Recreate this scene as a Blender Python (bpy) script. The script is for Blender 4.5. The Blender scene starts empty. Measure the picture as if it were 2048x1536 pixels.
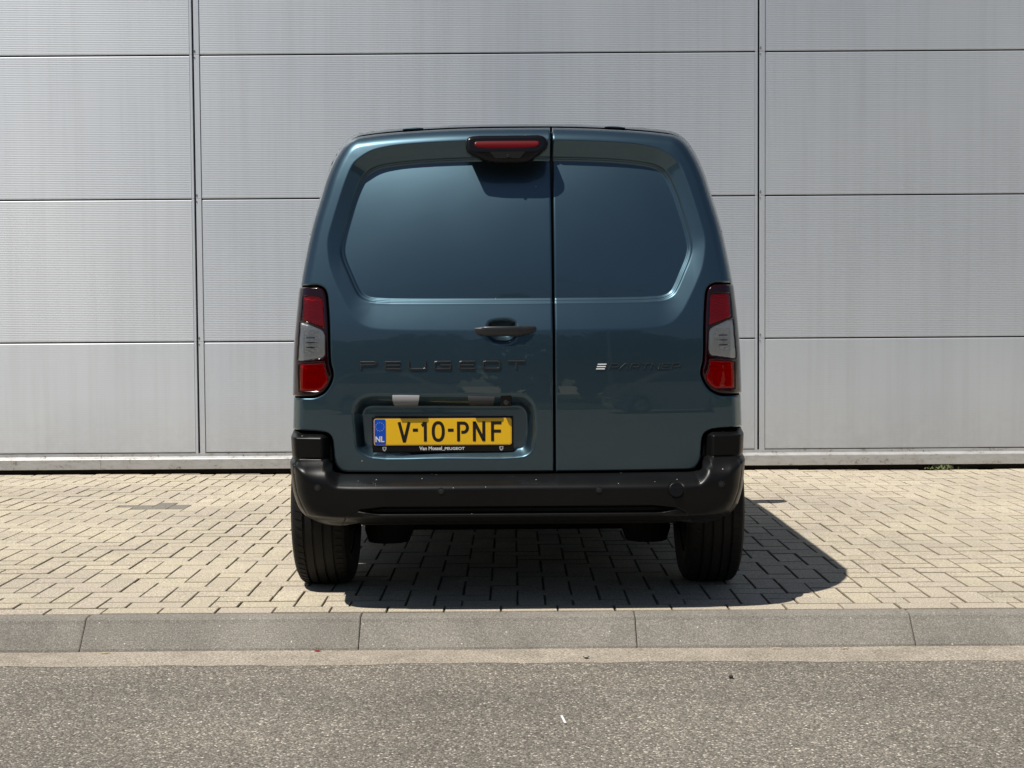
import bpy, bmesh, math, random
import numpy as np
from mathutils import Vector, Matrix

random.seed(7)
RNG = np.random.default_rng(11)
SC = bpy.context.scene
COL = SC.collection

# ------------------------------------------------------------------ camera
CAM_H = 1.0758
cam_d = bpy.data.cameras.new("camera")
cam_d.sensor_width = 36.0
cam_d.lens = 36.0 * 2893.4 / 2048.0
cam_d.clip_end = 2000
cam = bpy.data.objects.new("camera", cam_d)
COL.objects.link(cam)
SC.camera = cam
_p, _r = 0.0449, -0.0066
_fwd = Vector((0, math.cos(_p), -math.sin(_p)))
_up = Vector((0, math.sin(_p), math.cos(_p)))
_rt = Vector((1, 0, 0))
_r3 = _rt * math.cos(_r) + _up * math.sin(_r)
_u3 = _up * math.cos(_r) - _rt * math.sin(_r)
_m = Matrix((_r3, _u3, -_fwd)).transposed().to_4x4()
_m.translation = Vector((0, 0, CAM_H))
cam.matrix_world = _m

# ------------------------------------------------------------------ light
SUN_DIR = Vector((0.41, 0.29, -1.0)).normalized()      # the way the light travels
SUN_EL = math.asin(-SUN_DIR.z)
SUN_ROT = math.atan2(-SUN_DIR.x, -SUN_DIR.y)
world = bpy.data.worlds.new("World")
SC.world = world
world.use_nodes = True
wn = world.node_tree
wn.nodes.clear()
w_out = wn.nodes.new("ShaderNodeOutputWorld")
w_bg = wn.nodes.new("ShaderNodeBackground")
w_sky = wn.nodes.new("ShaderNodeTexSky")
w_sky.sky_type = 'NISHITA'
w_sky.sun_disc = False
w_sky.sun_elevation = SUN_EL
w_sky.sun_rotation = SUN_ROT
w_sky.air_density = 1.0
w_sky.dust_density = 0.6
w_sky.ozone_density = 1.0
w_bg.inputs[1].default_value = 0.052
wn.links.new(w_sky.outputs[0], w_bg.inputs[0])
wn.links.new(w_bg.outputs[0], w_out.inputs[0])

sun_d = bpy.data.lights.new("sun", 'SUN')
sun_d.energy = 5.0
sun_d.angle = math.radians(0.53)
sun_d.color = (1.0, 0.955, 0.88)
sun = bpy.data.objects.new("sun", sun_d)
COL.objects.link(sun)
sun.rotation_euler = SUN_DIR.to_track_quat('-Z', 'Y').to_euler()
sun.location = (-8, -6, 20)

SC.view_settings.view_transform = 'Standard'
SC.view_settings.look = 'None'
SC.view_settings.exposure = 0.0
SC.view_settings.gamma = 1.0
SC.view_settings.use_curve_mapping = False


# ------------------------------------------------------------------ material helpers
class NT:
    def __init__(s, name):
        s.m = bpy.data.materials.new(name)
        s.m.use_nodes = True
        s.t = s.m.node_tree
        s.b = s.t.nodes["Principled BSDF"]

    def n(s, typ, **kw):
        nd = s.t.nodes.new(typ)
        for k, v in kw.items():
            if k.startswith("i_"):
                nd.inputs[k[2:].replace("_", " ")].default_value = v
            elif k.startswith("x"):
                nd.inputs[int(k[1:])].default_value = v
            else:
                setattr(nd, k, v)
        return nd

    def l(s, a, b):
        s.t.links.new(a, b)

    def ramp(s, fac, stops, interp='LINEAR'):
        r = s.n("ShaderNodeValToRGB")
        r.color_ramp.interpolation = interp
        while len(r.color_ramp.elements) < len(stops):
            r.color_ramp.elements.new(0.5)
        for e, (p, c) in zip(r.color_ramp.elements, stops):
            e.position = p
            e.color = (*c, 1) if len(c) == 3 else c
        s.l(fac, r.inputs[0])
        return r.outputs[0]

    def mix(s, fac, a, b, blend='MIX'):
        m = s.n("ShaderNodeMix", data_type='RGBA', blend_type=blend)
        for src, k in ((fac, 0), (a, 6), (b, 7)):
            if hasattr(src, "links"):
                s.l(src, m.inputs[k])
            else:
                m.inputs[k].default_value = src if k == 0 else (*src, 1)
        return m.outputs[2]

    def math(s, op, a, b=None, c=None):
        m = s.n("ShaderNodeMath", operation=op)
        for src, k in ((a, 0), (b, 1), (c, 2)):
            if src is None:
                continue
            if hasattr(src, "links"):
                s.l(src, m.inputs[k])
            else:
                m.inputs[k].default_value = src
        return m.outputs[0]

    def noise(s, scale, detail=2.0, rough=0.5, vec=None, out=0):
        nd = s.n("ShaderNodeTexNoise")
        nd.inputs["Scale"].default_value = scale
        nd.inputs["Detail"].default_value = detail
        nd.inputs["Roughness"].default_value = rough
        if vec is not None:
            s.l(vec, nd.inputs["Vector"])
        return nd.outputs[out]

    def coord(s, sc=None, kind="Object"):
        t = s.n("ShaderNodeTexCoord")
        o = t.outputs[kind]
        if sc:
            mp = s.n("ShaderNodeMapping")
            mp.inputs["Scale"].default_value = sc
            s.l(o, mp.inputs["Vector"])
            o = mp.outputs[0]
        return o

    def world(s, sc=None):
        g = s.n("ShaderNodeNewGeometry")
        o = g.outputs["Position"]
        if sc:
            mp = s.n("ShaderNodeMapping")
            mp.inputs["Scale"].default_value = sc
            s.l(o, mp.inputs["Vector"])
            o = mp.outputs[0]
        return o

    def bump(s, h, strength, dist):
        b = s.n("ShaderNodeBump")
        b.inputs["Strength"].default_value = strength
        b.inputs["Distance"].default_value = dist
        s.l(h, b.inputs["Height"])
        s.l(b.outputs[0], s.b.inputs["Normal"])
        return b

    def set(s, **kw):
        for k, v in kw.items():
            k = k.replace("_", " ")
            i = s.b.inputs[k]
            if hasattr(v, "links"):
                s.l(v, i)
            elif k.endswith("Color") or k.endswith("Tint"):
                i.default_value = (*v, 1)
            else:
                i.default_value = v
        return s.m


def simple(name, col, rough=0.5, metal=0.0, coat=0.0, spec=0.5, coat_rough=0.03):
    t = NT(name)
    return t.set(Base_Color=col, Roughness=rough, Metallic=metal, Coat_Weight=coat,
                 Coat_Roughness=coat_rough, Specular_IOR_Level=spec)


# paint
def m_paint():
    t = NT("blue_grey_metallic_paint")
    v = t.coord()
    vo = t.n("ShaderNodeTexVoronoi")
    vo.inputs["Scale"].default_value = 900
    t.l(v, vo.inputs["Vector"])
    c = t.mix(t.math('MULTIPLY', vo.outputs["Distance"], 0.35), (0.068, 0.120, 0.154), (0.051, 0.093, 0.122))
    # a few dust specks and dried drops
    dv = t.n("ShaderNodeTexVoronoi")
    dv.inputs["Scale"].default_value = 26
    dv.inputs["Randomness"].default_value = 1.0
    t.l(v, dv.inputs["Vector"])
    sx = t.n("ShaderNodeSeparateColor")
    t.l(dv.outputs["Color"], sx.inputs[0])
    pick = t.math('GREATER_THAN', sx.outputs[0], 0.965)
    dot = t.math('LESS_THAN', dv.outputs["Distance"], 0.055)
    sp = t.math('MULTIPLY', pick, dot)
    c = t.mix(sp, c, (0.55, 0.56, 0.55))
    met = t.math('SUBTRACT', 0.92, t.math('MULTIPLY', sp, 0.85))
    n = t.noise(5.0, 3)
    r = t.math('MULTIPLY_ADD', n, 0.04, 0.345)
    return t.set(Base_Color=c, Metallic=met, Roughness=r, Coat_Weight=1.0, Coat_Roughness=0.012, Coat_IOR=1.5)


def m_plastic():
    t = NT("grained_black_plastic")
    v = t.coord()
    n = t.noise(900, 2, 0.6, v)
    big = t.noise(6, 4, 0.6, v)
    c = t.ramp(big, [(0.3, (0.0045, 0.0045, 0.0046)), (0.7, (0.007, 0.0069, 0.0068))])
    dv = t.n("ShaderNodeTexVoronoi")
    dv.inputs["Scale"].default_value = 60
    t.l(v, dv.inputs["Vector"])
    sx = t.n("ShaderNodeSeparateColor")
    t.l(dv.outputs["Color"], sx.inputs[0])
    g = t.n("ShaderNodeNewGeometry")
    sn = t.n("ShaderNodeSeparateXYZ")
    t.l(g.outputs["Normal"], sn.inputs[0])
    up = t.math('GREATER_THAN', sn.outputs[2], 0.55)
    sp = t.math('MULTIPLY', t.math('MULTIPLY', t.math('GREATER_THAN', sx.outputs[0], 0.90),
                t.math('LESS_THAN', dv.outputs["Distance"], 0.13)), up)
    c = t.mix(sp, c, (0.45, 0.43, 0.4))
    r = t.math('MULTIPLY_ADD', big, 0.10, 0.29)
    t.bump(n, 0.12, 0.0006)
    return t.set(Base_Color=c, Roughness=r, Specular_IOR_Level=0.22)


def lens(name, tint, rough=0.02):
    t = NT(name)
    t.t.nodes.remove(t.b)
    out = t.t.nodes["Material Output"]
    tr = t.n("ShaderNodeBsdfTransparent")
    tr.inputs[0].default_value = (*tint, 1)
    gl = t.n("ShaderNodeBsdfGlossy")
    gl.inputs["Roughness"].default_value = rough
    gl.inputs["Color"].default_value = (1, 1, 1, 1)
    fr = t.n("ShaderNodeFresnel")
    fr.inputs[0].default_value = 1.5
    mx = t.n("ShaderNodeMixShader")
    t.l(fr.outputs[0], mx.inputs[0])
    t.l(tr.outputs[0], mx.inputs[1])
    t.l(gl.outputs[0], mx.inputs[2])
    t.l(mx.outputs[0], out.inputs[0])
    return t.m


def m_reflector(name, col, rough=0.22):
    t = NT(name)
    return t.set(Base_Color=col, Metallic=0.85, Roughness=rough)


def m_tyre():
    t = NT("tyre_rubber")
    v = t.coord()
    n = t.noise(120, 3, 0.6, v)
    dust = t.noise(9, 4, 0.6, v)
    c = t.ramp(dust, [(0.35, (0.007, 0.007, 0.007)), (0.75, (0.017, 0.016, 0.0145))])
    t.bump(n, 0.25, 0.001)
    return t.set(Base_Color=c, Roughness=0.72, Specular_IOR_Level=0.25)


def paver_mat(name, per_object):
    t = NT(name)
    v = t.world()
    if per_object:
        oi = t.n("ShaderNodeObjectInfo")
        rnd = t.math('MULTIPLY_ADD', oi.outputs["Random"], 0.93, 0.065)
    else:
        at = t.n("ShaderNodeAttribute", attribute_name="tone")
        rnd = at.outputs["Fac"]
    tone = t.ramp(rnd, [(0.03, (0.24, 0.225, 0.20)), (0.06, (0.49, 0.437, 0.355)), (0.3, (0.54, 0.482, 0.392)), (0.55, (0.545, 0.492, 0.382)),
                        (0.8, (0.52, 0.458, 0.385)), (1.0, (0.58, 0.522, 0.42))])
    g1 = t.noise(135, 4, 0.85, v)
    g2 = t.noise(290, 2, 0.8, v)
    g1 = t.math('ADD', t.math('MULTIPLY', g1, 0.55), t.math('MULTIPLY', g2, 0.45))
    gr = t.ramp(g1, [(0.38, (0.28, 0.27, 0.26)), (0.46, (0.78, 0.78, 0.77)), (0.54, (1.08, 1.07, 1.05)), (0.61, (1.85, 1.82, 1.72))])
    c = t.mix(1.0, tone, gr, 'MULTIPLY')
    big = t.noise(0.9, 4, 0.6, v)
    st = t.ramp(big, [(0.3, (0.84, 0.83, 0.84)), (0.6, (1.04, 1.03, 1.0))])
    c = t.mix(1.0, c, st, 'MULTIPLY')
    h = t.math('ADD', g1, g2)
    t.bump(h, 0.55, 0.0025)
    return t.set(Base_Color=c, Roughness=0.9, Specular_IOR_Level=0.25)


def m_sand():
    t = NT("joint_sand")
    v = t.world()
    n = t.noise(260, 3, 0.7, v)
    c = t.ramp(n, [(0.3, (0.10, 0.08, 0.056)), (0.7, (0.25, 0.20, 0.14))])
    t.bump(n, 0.5, 0.003)
    return t.set(Base_Color=c, Roughness=1.0, Specular_IOR_Level=0.1)


def m_joint():
    t = NT("dirty_paver_edge")
    n = t.noise(160, 3, 0.7, t.world())
    c = t.ramp(n, [(0.3, (0.13, 0.108, 0.08)), (0.7, (0.33, 0.285, 0.215))])
    return t.set(Base_Color=c, Roughness=1.0, Specular_IOR_Level=0.1)


def m_paving_far():
    t = NT("distant_paving")
    v = t.world()
    br = t.n("ShaderNodeTexBrick")
    br.inputs["Scale"].default_value = 1.0
    br.inputs["Brick Width"].default_value = 0.211
    br.inputs["Row Height"].default_value = 0.1055
    br.inputs["Mortar Size"].default_value = 0.004
    br.inputs["Color1"].default_value = (0.46, 0.39, 0.27, 1)
    br.inputs["Color2"].default_value = (0.51, 0.44, 0.32, 1)
    br.inputs["Mortar"].default_value = (0.09, 0.075, 0.055, 1)
    t.l(v, br.inputs["Vector"])
    return t.set(Base_Color=br.outputs[0], Roughness=0.9)


def m_kerb():
    t = NT("grey_kerb_concrete")
    v = t.world()
    n = t.noise(190, 4, 0.88, v)
    c = t.ramp(n, [(0.34, (0.12, 0.111, 0.097)), (0.47, (0.232, 0.217, 0.191)), (0.57, (0.295, 0.275, 0.243)), (0.68, (0.60, 0.57, 0.52))])
    big = t.noise(3.2, 5, 0.65, v)
    c = t.mix(1.0, c, t.ramp(big, [(0.3, (0.78, 0.77, 0.76)), (0.62, (1.05, 1.04, 1.02))]), 'MULTIPLY')
    vo = t.n("ShaderNodeTexVoronoi")
    vo.inputs["Scale"].default_value = 75
    t.l(v, vo.inputs["Vector"])
    sx = t.n("ShaderNodeSeparateColor")
    t.l(vo.outputs["Color"], sx.inputs[0])
    sp = t.math('MULTIPLY', t.math('GREATER_THAN', sx.outputs[0], 0.975), t.math('LESS_THAN', vo.outputs["Distance"], 0.20))
    c = t.mix(sp, c, (0.62, 0.6, 0.56))
    t.bump(n, 0.6, 0.002)
    return t.set(Base_Color=c, Roughness=0.9, Specular_IOR_Level=0.25)


def m_gutter():
    t = NT("sandy_gutter")
    v = t.world()
    n = t.noise(130, 4, 0.85, v)
    c = t.ramp(n, [(0.36, (0.17, 0.148, 0.122)), (0.5, (0.36, 0.318, 0.265)), (0.64, (0.62, 0.57, 0.49))])
    big = t.noise(5, 5, 0.7, v)
    c = t.mix(1.0, c, t.ramp(big, [(0.3, (0.72, 0.70, 0.68)), (0.6, (1.04, 1.02, 0.99))]), 'MULTIPLY')
    t.bump(n, 0.5, 0.003)
    return t.set(Base_Color=c, Roughness=0.95, Specular_IOR_Level=0.2)


def m_asphalt():
    t = NT("weathered_asphalt")
    v = t.world()
    vo = t.n("ShaderNodeTexVoronoi")
    vo.inputs["Scale"].default_value = 165
    t.l(v, vo.inputs["Vector"])
    sx = t.n("ShaderNodeSeparateColor")
    t.l(vo.outputs["Color"], sx.inputs[0])
    chip = t.ramp(sx.outputs[0], [(0.0, (0.15, 0.138, 0.121)), (0.35, (0.22, 0.204, 0.18)), (0.7, (0.285, 0.264, 0.232)),
                                  (0.86, (0.35, 0.325, 0.285)), (0.95, (0.50, 0.47, 0.415)), (1.0, (0.78, 0.74, 0.66))])
    edge = t.ramp(vo.outputs["Distance"], [(0.40, (1, 1, 1)), (0.75, (0.55, 0.54, 0.53))])
    c = t.mix(1.0, chip, edge, 'MULTIPLY')
    fine = t.noise(520, 2, 0.7, v)
    c = t.mix(1.0, c, t.ramp(fine, [(0.3, (0.6, 0.6, 0.6)), (0.7, (1.35, 1.34, 1.32))]), 'MULTIPLY')
    big = t.noise(1.3, 6, 0.65, v)
    c = t.mix(1.0, c, t.ramp(big, [(0.32, (0.84, 0.83, 0.82)), (0.62, (1.06, 1.05, 1.03))]), 'MULTIPLY')
    tr = t.noise(1.0, 4, 0.6, t.world((0.25, 2.6, 1.0)))
    c = t.mix(1.0, c, t.ramp(tr, [(0.3, (0.93, 0.925, 0.92)), (0.65, (1.10, 1.085, 1.055))]), 'MULTIPLY')
    h = t.math('ADD', t.math('MULTIPLY', vo.outputs["Distance"], -0.9), t.math('MULTIPLY', fine, 0.5))
    t.bump(h, 0.7, 0.004)
    return t.set(Base_Color=c, Roughness=0.88, Specular_IOR_Level=0.3)


def m_panel():
    t = NT("silver_grey_cladding")
    v = t.world()
    big = t.noise(0.55, 3, 0.5, v)
    sm = t.noise(1.2, 5, 0.6, t.world((1.0, 1.0, 0.35)))
    c = t.ramp(big, [(0.3, (0.555, 0.60, 0.66)), (0.7, (0.61, 0.65, 0.705))])
    c = t.mix(1.0, c, t.ramp(sm, [(0.3, (0.95, 0.95, 0.96)), (0.7, (1.03, 1.03, 1.02))]), 'MULTIPLY')
    oi = t.n("ShaderNodeObjectInfo")
    tone = t.ramp(oi.outputs["Random"], [(0.0, (0.965, 0.968, 0.975)), (1.0, (1.025, 1.022, 1.015))])
    c = t.mix(1.0, c, tone, 'MULTIPLY')
    rs = t.noise(1.0, 5, 0.7, t.world((16.0, 1.0, 0.45)))
    c = t.mix(1.0, c, t.ramp(rs, [(0.32, (0.955, 0.952, 0.945)), (0.55, (1.01, 1.01, 1.01))]), 'MULTIPLY')
    # splash dirt along the foot of the wall
    sp = t.n("ShaderNodeSeparateXYZ")
    t.l(t.world(), sp.inputs[0])
    mr = t.n("ShaderNodeMapRange")
    mr.inputs["From Min"].default_value = 0.55
    mr.inputs["From Max"].default_value = 0.1
    t.l(sp.outputs[2], mr.inputs["Value"])
    d = t.noise(14, 5, 0.7, v)
    dm = t.math('MULTIPLY', mr.outputs[0], t.math('MULTIPLY', d, 0.55))
    c = t.mix(dm, c, (0.36, 0.33, 0.29))
    tg = t.n("ShaderNodeCombineXYZ")
    tg.inputs[2].default_value = 1.0
    t.l(tg.outputs[0], t.b.inputs["Tangent"])
    return t.set(Base_Color=c, Roughness=0.5, Metallic=0.32, Specular_IOR_Level=0.5, Anisotropic=0.7)


def m_flash(dirty=True):
    t = NT("aluminium_flashing")
    v = t.world()
    d = t.noise(9, 6, 0.75, t.world((1.0, 1.0, 2.5)))
    f = t.noise(55, 3, 0.6, v)
    c = t.ramp(d, [(0.35, (0.52, 0.53, 0.54)), (0.62, (0.44, 0.435, 0.425))])
    sc = t.math('MULTIPLY', t.ramp(d, [(0.5, (0, 0, 0)), (0.62, (1, 1, 1))]), t.ramp(f, [(0.52, (0, 0, 0)), (0.62, (1, 1, 1))]))
    c = t.mix(t.math('MULTIPLY', sc, 0.8), c, (0.16, 0.145, 0.13))
    return t.set(Base_Color=c, Roughness=0.45, Metallic=0.3)


M = {}
M['paint'] = m_paint()
M['plastic'] = m_plastic()
M['gloss_black'] = simple("gloss_black_plastic", (0.005, 0.005, 0.006), 0.2, spec=0.3)
M['satin_black'] = simple("satin_black_trim", (0.022, 0.022, 0.023), 0.28)
M['seal'] = simple("rubber_seal", (0.006, 0.006, 0.006), 0.8)
M['under'] = simple("underbody_black", (0.006, 0.006, 0.006), 0.8, spec=0.2)
M['tyre'] = m_tyre()
M['rim'] = simple("grey_rim", (0.35, 0.35, 0.36), 0.3, metal=0.8)
M['red_lens'] = lens("red_lens", (0.95, 0.012, 0.022))
M['clear_lens'] = lens("clear_lens", (0.99, 0.985, 0.975))
M['smoke_lens'] = simple("dark_red_housing", (0.012, 0.0006, 0.0015), 0.1, coat=0.3)
M['refl'] = simple("reflector_chrome", (1.0, 0.97, 0.90), 0.22, metal=0.12)
M['refl_red'] = simple("reflector_red_cavity", (0.95, 0.92, 0.92), 0.35, metal=0.15)
M['brake_red'] = simple("brake_lens_red", (0.115, 0.0005, 0.002), 0.3, spec=0.3)
M['glass'] = simple("tinted_glass", (0.01, 0.012, 0.013), 0.03, coat=1.0)
M['letter'] = simple("dark_grey_lettering", (0.05, 0.05, 0.052), 0.3, metal=0.5, coat=0.3)
M['letter_sheen'] = simple("dark_chrome_lettering", (0.13, 0.135, 0.14), 0.28, metal=0.85)
M['letter_white'] = simple("white_stripes", (0.78, 0.8, 0.8), 0.3)
M['plate'] = simple("yellow_plate", (1.0, 0.58, 0.012), 0.35, coat=0.15)
M['plate_blue'] = simple("plate_blue", (0.004, 0.08, 0.55), 0.35)
M['plate_rim'] = simple("plate_rim_pale", (0.86, 0.52, 0.09), 0.4)
M['plate_black'] = simple("plate_black", (0.012, 0.009, 0.006), 0.4)
M['white_print'] = simple("white_print", (0.82, 0.82, 0.82), 0.4)
M['eu_star'] = simple("plate_star", (0.30, 0.50, 0.85), 0.4)
M['lamp_lit_grey'] = simple("plate_lamp_lit_grey", (0.24, 0.24, 0.24), 0.3)  # lighter copy: the left lamp's brighter light is put into its colour
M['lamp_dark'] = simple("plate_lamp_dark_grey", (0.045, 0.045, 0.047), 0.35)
M['shield'] = simple("pale_grey_print", (0.5, 0.5, 0.5), 0.4)
M['silver'] = simple("handle_cup_silver", (0.5, 0.6, 0.64), 0.3, metal=0.9)
M['paver_one'] = paver_mat("paver_single", True)
M['paver_many'] = paver_mat("paver_field_concrete", False)
M['sand'] = m_sand()
M['joint_dirt'] = m_joint()
M['paving_far'] = m_paving_far()
M['kerb'] = m_kerb()
M['gutter'] = m_gutter()
M['asphalt'] = m_asphalt()
M['panel'] = m_panel()
M['flash'] = m_flash()
M['gap'] = simple("dark_gap", (0.012, 0.012, 0.012), 0.9, spec=0.1)
M['screw'] = simple("screw_steel", (0.3, 0.3, 0.3), 0.35, metal=0.8)
M['plinth'] = simple("dark_concrete_plinth", (0.022, 0.019, 0.016), 0.95, spec=0.1)


# ------------------------------------------------------------------ object helpers
def link(o, parent=None, **props):
    COL.objects.link(o)
    if parent is not None:
        o.parent = parent
    for k, v in props.items():
        o[k] = v
    return o


def empty(name, loc=(0, 0, 0), parent=None, **props):
    o = bpy.data.objects.new(name, None)
    o.location = loc
    o.empty_display_size = 0.1
    return link(o, parent, **props)


def mesh_data(name, verts, faces, mat, smooth=False):
    me = bpy.data.meshes.new(name)
    me.from_pydata([tuple(map(float, v)) for v in verts], [], [tuple(map(int, f)) for f in faces])
    mats = mat if isinstance(mat, (list, tuple)) else [mat]
    for m in mats:
        me.materials.append(m)
    if smooth:
        me.polygons.foreach_set("use_smooth", [True] * len(me.polygons))
    me.update()
    return me


def mobj(name, verts, faces, mat, parent=None, smooth=False, loc=None, **props):
    o = bpy.data.objects.new(name, mesh_data(name, verts, faces, mat, smooth))
    if loc is not None:
        o.location = loc
    return link(o, parent, **props)


class MB:
    """collects simple solids into one mesh"""
    def __init__(s):
        s.v, s.f = [], []

    def add(s, v, f):
        o = len(s.v)
        s.v += [tuple(p) for p in v]
        s.f += [tuple(i + o for i in q) for q in f]

    def box(s, x0, x1, y0, y1, z0, z1, c=0.0):
        if c <= 0:
            v = [(x, y, z) for x in (x0, x1) for y in (y0, y1) for z in (z0, z1)]
            s.add(v, [(0, 1, 3, 2), (4, 6, 7, 5), (0, 4, 5, 1), (2, 3, 7, 6), (0, 2, 6, 4), (1, 5, 7, 3)])
            return
        bm = bmesh.new()
        bmesh.ops.create_cube(bm, size=1)
        for p in bm.verts:
            p.co = Vector(((x0 + x1) / 2 + p.co.x * (x1 - x0), (y0 + y1) / 2 + p.co.y * (y1 - y0), (z0 + z1) / 2 + p.co.z * (z1 - z0)))
        bmesh.ops.bevel(bm, geom=list(bm.edges), offset=c, segments=2, affect='EDGES', profile=0.5)
        bm.verts.index_update()
        s.add([p.co.copy() for p in bm.verts], [[p.index for p in f.verts] for f in bm.faces])
        bm.free()

    def extrude_poly(s, poly, a, b, axis):
        """poly in 2-D, extruded from a to b along axis ('x','y','z')"""
        n = len(poly)
        def P(p, t):
            return {'x': (t, p[0], p[1]), 'y': (p[0], t, p[1]), 'z': (p[0], p[1], t)}[axis]
        v = [P(p, a) for p in poly] + [P(p, b) for p in poly]
        f = [(i, (i + 1) % n, n + (i + 1) % n, n + i) for i in range(n)]
        f += [tuple(range(n))[::-1], tuple(range(n, 2 * n))]
        s.add(v, f)

    def lathe(s, prof, seg, centre, axis, close=False):
        """prof: [(along, radius)]"""
        ax = Vector(axis).normalized()
        u = ax.orthogonal().normalized()
        w = ax.cross(u)
        c = Vector(centre)
        n = len(prof)
        v = []
        for k in range(seg):
            a = 2 * math.pi * k / seg
            d = u * math.cos(a) + w * math.sin(a)
            for (h, r) in prof:
                v.append(c + ax * h + d * r)
        f = []
        for k in range(seg):
            k2 = (k + 1) % seg
            for i in range(n - 1):
                f.append((k * n + i, k * n + i + 1, k2 * n + i + 1, k2 * n + i))
        s.add(v, f)

    def tube(s, a, b, r0, r1=None, seg=10):
        r1 = r0 if r1 is None else r1
        a, b = Vector(a), Vector(b)
        L = (b - a).length
        s.lathe([(0, 0.0), (0, r0), (L, r1), (L, 0.0)], seg, a, b - a)

    def build(s, name, mat, parent=None, smooth=False, **props):
        return mobj(name, s.v, s.f, mat, parent, smooth, **props)


def shade_auto(o, ang=35):
    me = o.data
    bm = bmesh.new()
    bm.from_mesh(me)
    bmesh.ops.recalc_face_normals(bm, faces=list(bm.faces))
    for f in bm.faces:
        f.smooth = True
    lim = math.radians(ang)
    for e in bm.edges:
        e.smooth = len(e.link_faces) == 2 and e.calc_face_angle(9) < lim
    bm.to_mesh(me)
    bm.free()
    return o


# ------------------------------------------------------------------ ground
KY = 5.29          # back edge of the kerb
WY = 10.186        # face of the wall
RZ = -0.11         # road level
U = 0.1055         # paver module

mobj("ground", [(-400, -400, -0.16), (400, -400, -0.16), (400, 400, -0.16), (-400, 400, -0.16)], [(0, 1, 2, 3)],
     M['paving_far'], kind="structure")
mobj("road", [(-60, -40, RZ), (60, -40, RZ), (60, 5.05, RZ), (-60, 5.05, RZ)], [(0, 1, 2, 3)], M['asphalt'], kind="structure")

# sandy gutter with an uneven edge over the asphalt
gv, gf = [], []
gx = np.arange(-9, 9.01, 0.03)
ph = RNG.uniform(0, 6.28, 6)
for i, x in enumerate(gx):
    e = 4.935 + 0.010 * math.sin(2.3 * x + ph[0]) + 0.007 * math.sin(7.1 * x + ph[1]) + 0.004 * math.sin(23 * x + ph[2]) + RNG.uniform(-.004, .004)
    zb = 0.005 + 0.004 * math.sin(5 * x + ph[3])
    gv += [(x, e, RZ + 0.001), (x, e + 0.05, RZ + 0.004), (x, 5.10, RZ + 0.002 + .3 * zb), (x, 5.17, RZ + 0.002 + .3 * zb)]
    if i:
        b = 4 * i
        for k in range(3):
            gf.append((b - 4 + k, b + k, b + k + 1, b - 3 + k))
mobj("gutter", gv, gf, M['gutter'], smooth=True, kind="structure")

# kerb of one-metre stones
kerb = empty("kerb", (0, 5.2, RZ), kind="structure")
kp = [(KY - 0.002, -0.30), (5.135, -0.30), (5.138, RZ + 0.002), (5.142, RZ + 0.012), (5.216, -0.022), (5.224, -0.010), (5.236, -0.003), (KY - 0.006, -0.001), (KY - 0.002, -0.004)]
kv = []
n = len(kp)
xs = [0.0015, 0.005, 0.995, 0.9985]
for j, x in enumerate(xs):
    for (y, z) in kp:
        cy, cz = 5.22, -0.15
        k = 0.975 if j in (0, 3) else 1.0
        kv.append((x, cy + (y - cy) * (k if y < 5.28 else 1) - 5.2, cz + (z - cz) * k - RZ))
kf = []
for j in range(3):
    for i in range(n):
        kf.append((j * n + i, j * n + (i + 1) % n, (j + 1) * n + (i + 1) % n, (j + 1) * n + i))
kf += [tuple(range(n)), tuple(range(3 * n, 4 * n))[::-1]]
k_me = mesh_data("kerb_stone", kv, kf, M['kerb'])
for i in range(-8, 8):
    o = bpy.data.objects.new("kerb_stone", k_me)
    o.location = (-0.557 + i, random.uniform(-.002, .002), random.uniform(-.0015, .0015))
    o.rotation_euler = (0, random.uniform(-.001, .001), random.uniform(-.0012, .0012))
    link(o, kerb)
mobj("verge", [(-60, 4.95, -0.14), (60, 4.95, -0.14), (60, 5.3, -0.14), (-60, 5.3, -0.14)], [(0, 1, 2, 3)], M['gutter'], kind="structure")

# pavement: sand bed and herringbone pavers
XP = 8.0
pavement = mobj("pavement", [(-XP, KY, -0.011), (XP, KY, -0.011), (XP, WY + 0.3, -0.011), (-XP, WY + 0.3, -0.011),
                             (-60, KY, -0.012), (60, KY, -0.012), (60, WY + 0.3, -0.012), (-60, WY + 0.3, -0.012)],
                [(0, 1, 2, 3), (4, 0, 3, 7), (1, 5, 6, 2)], [M['sand'], M['paving_far']], kind="structure")
pavement.data.polygons[1].material_index = 1
pavement.data.polygons[2].material_index = 1

X0 = -1.25
bricks = []      # x0, x1, y0, y1
NR = int((WY + 0.02 - KY) / U) + 1
i0, i1 = int((-XP - X0) / U), int((XP - X0) / U)
xa = -1.313 - 0.211 * 31
while xa < XP:
    bricks.append((xa, xa + 0.211, KY, KY + U))
    xa += 0.211
for r in range(1, NR):
    y0 = KY + r * U
    for i in range(i0, i1):
        x0 = X0 + i * U
        if (i - (3 - r)) % 4 == 0:
            bricks.append((x0, x0 + 2 * U, y0, y0 + U))
        if (r - (5 - i)) % 4 == 0:
            bricks.append((x0, x0 + U, y0, y0 + 2 * U))
        elif r == 1 and (r - 1 - (5 - i)) % 4 == 0:
            bricks.append((x0, x0 + U, y0, y0 + U))


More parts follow.
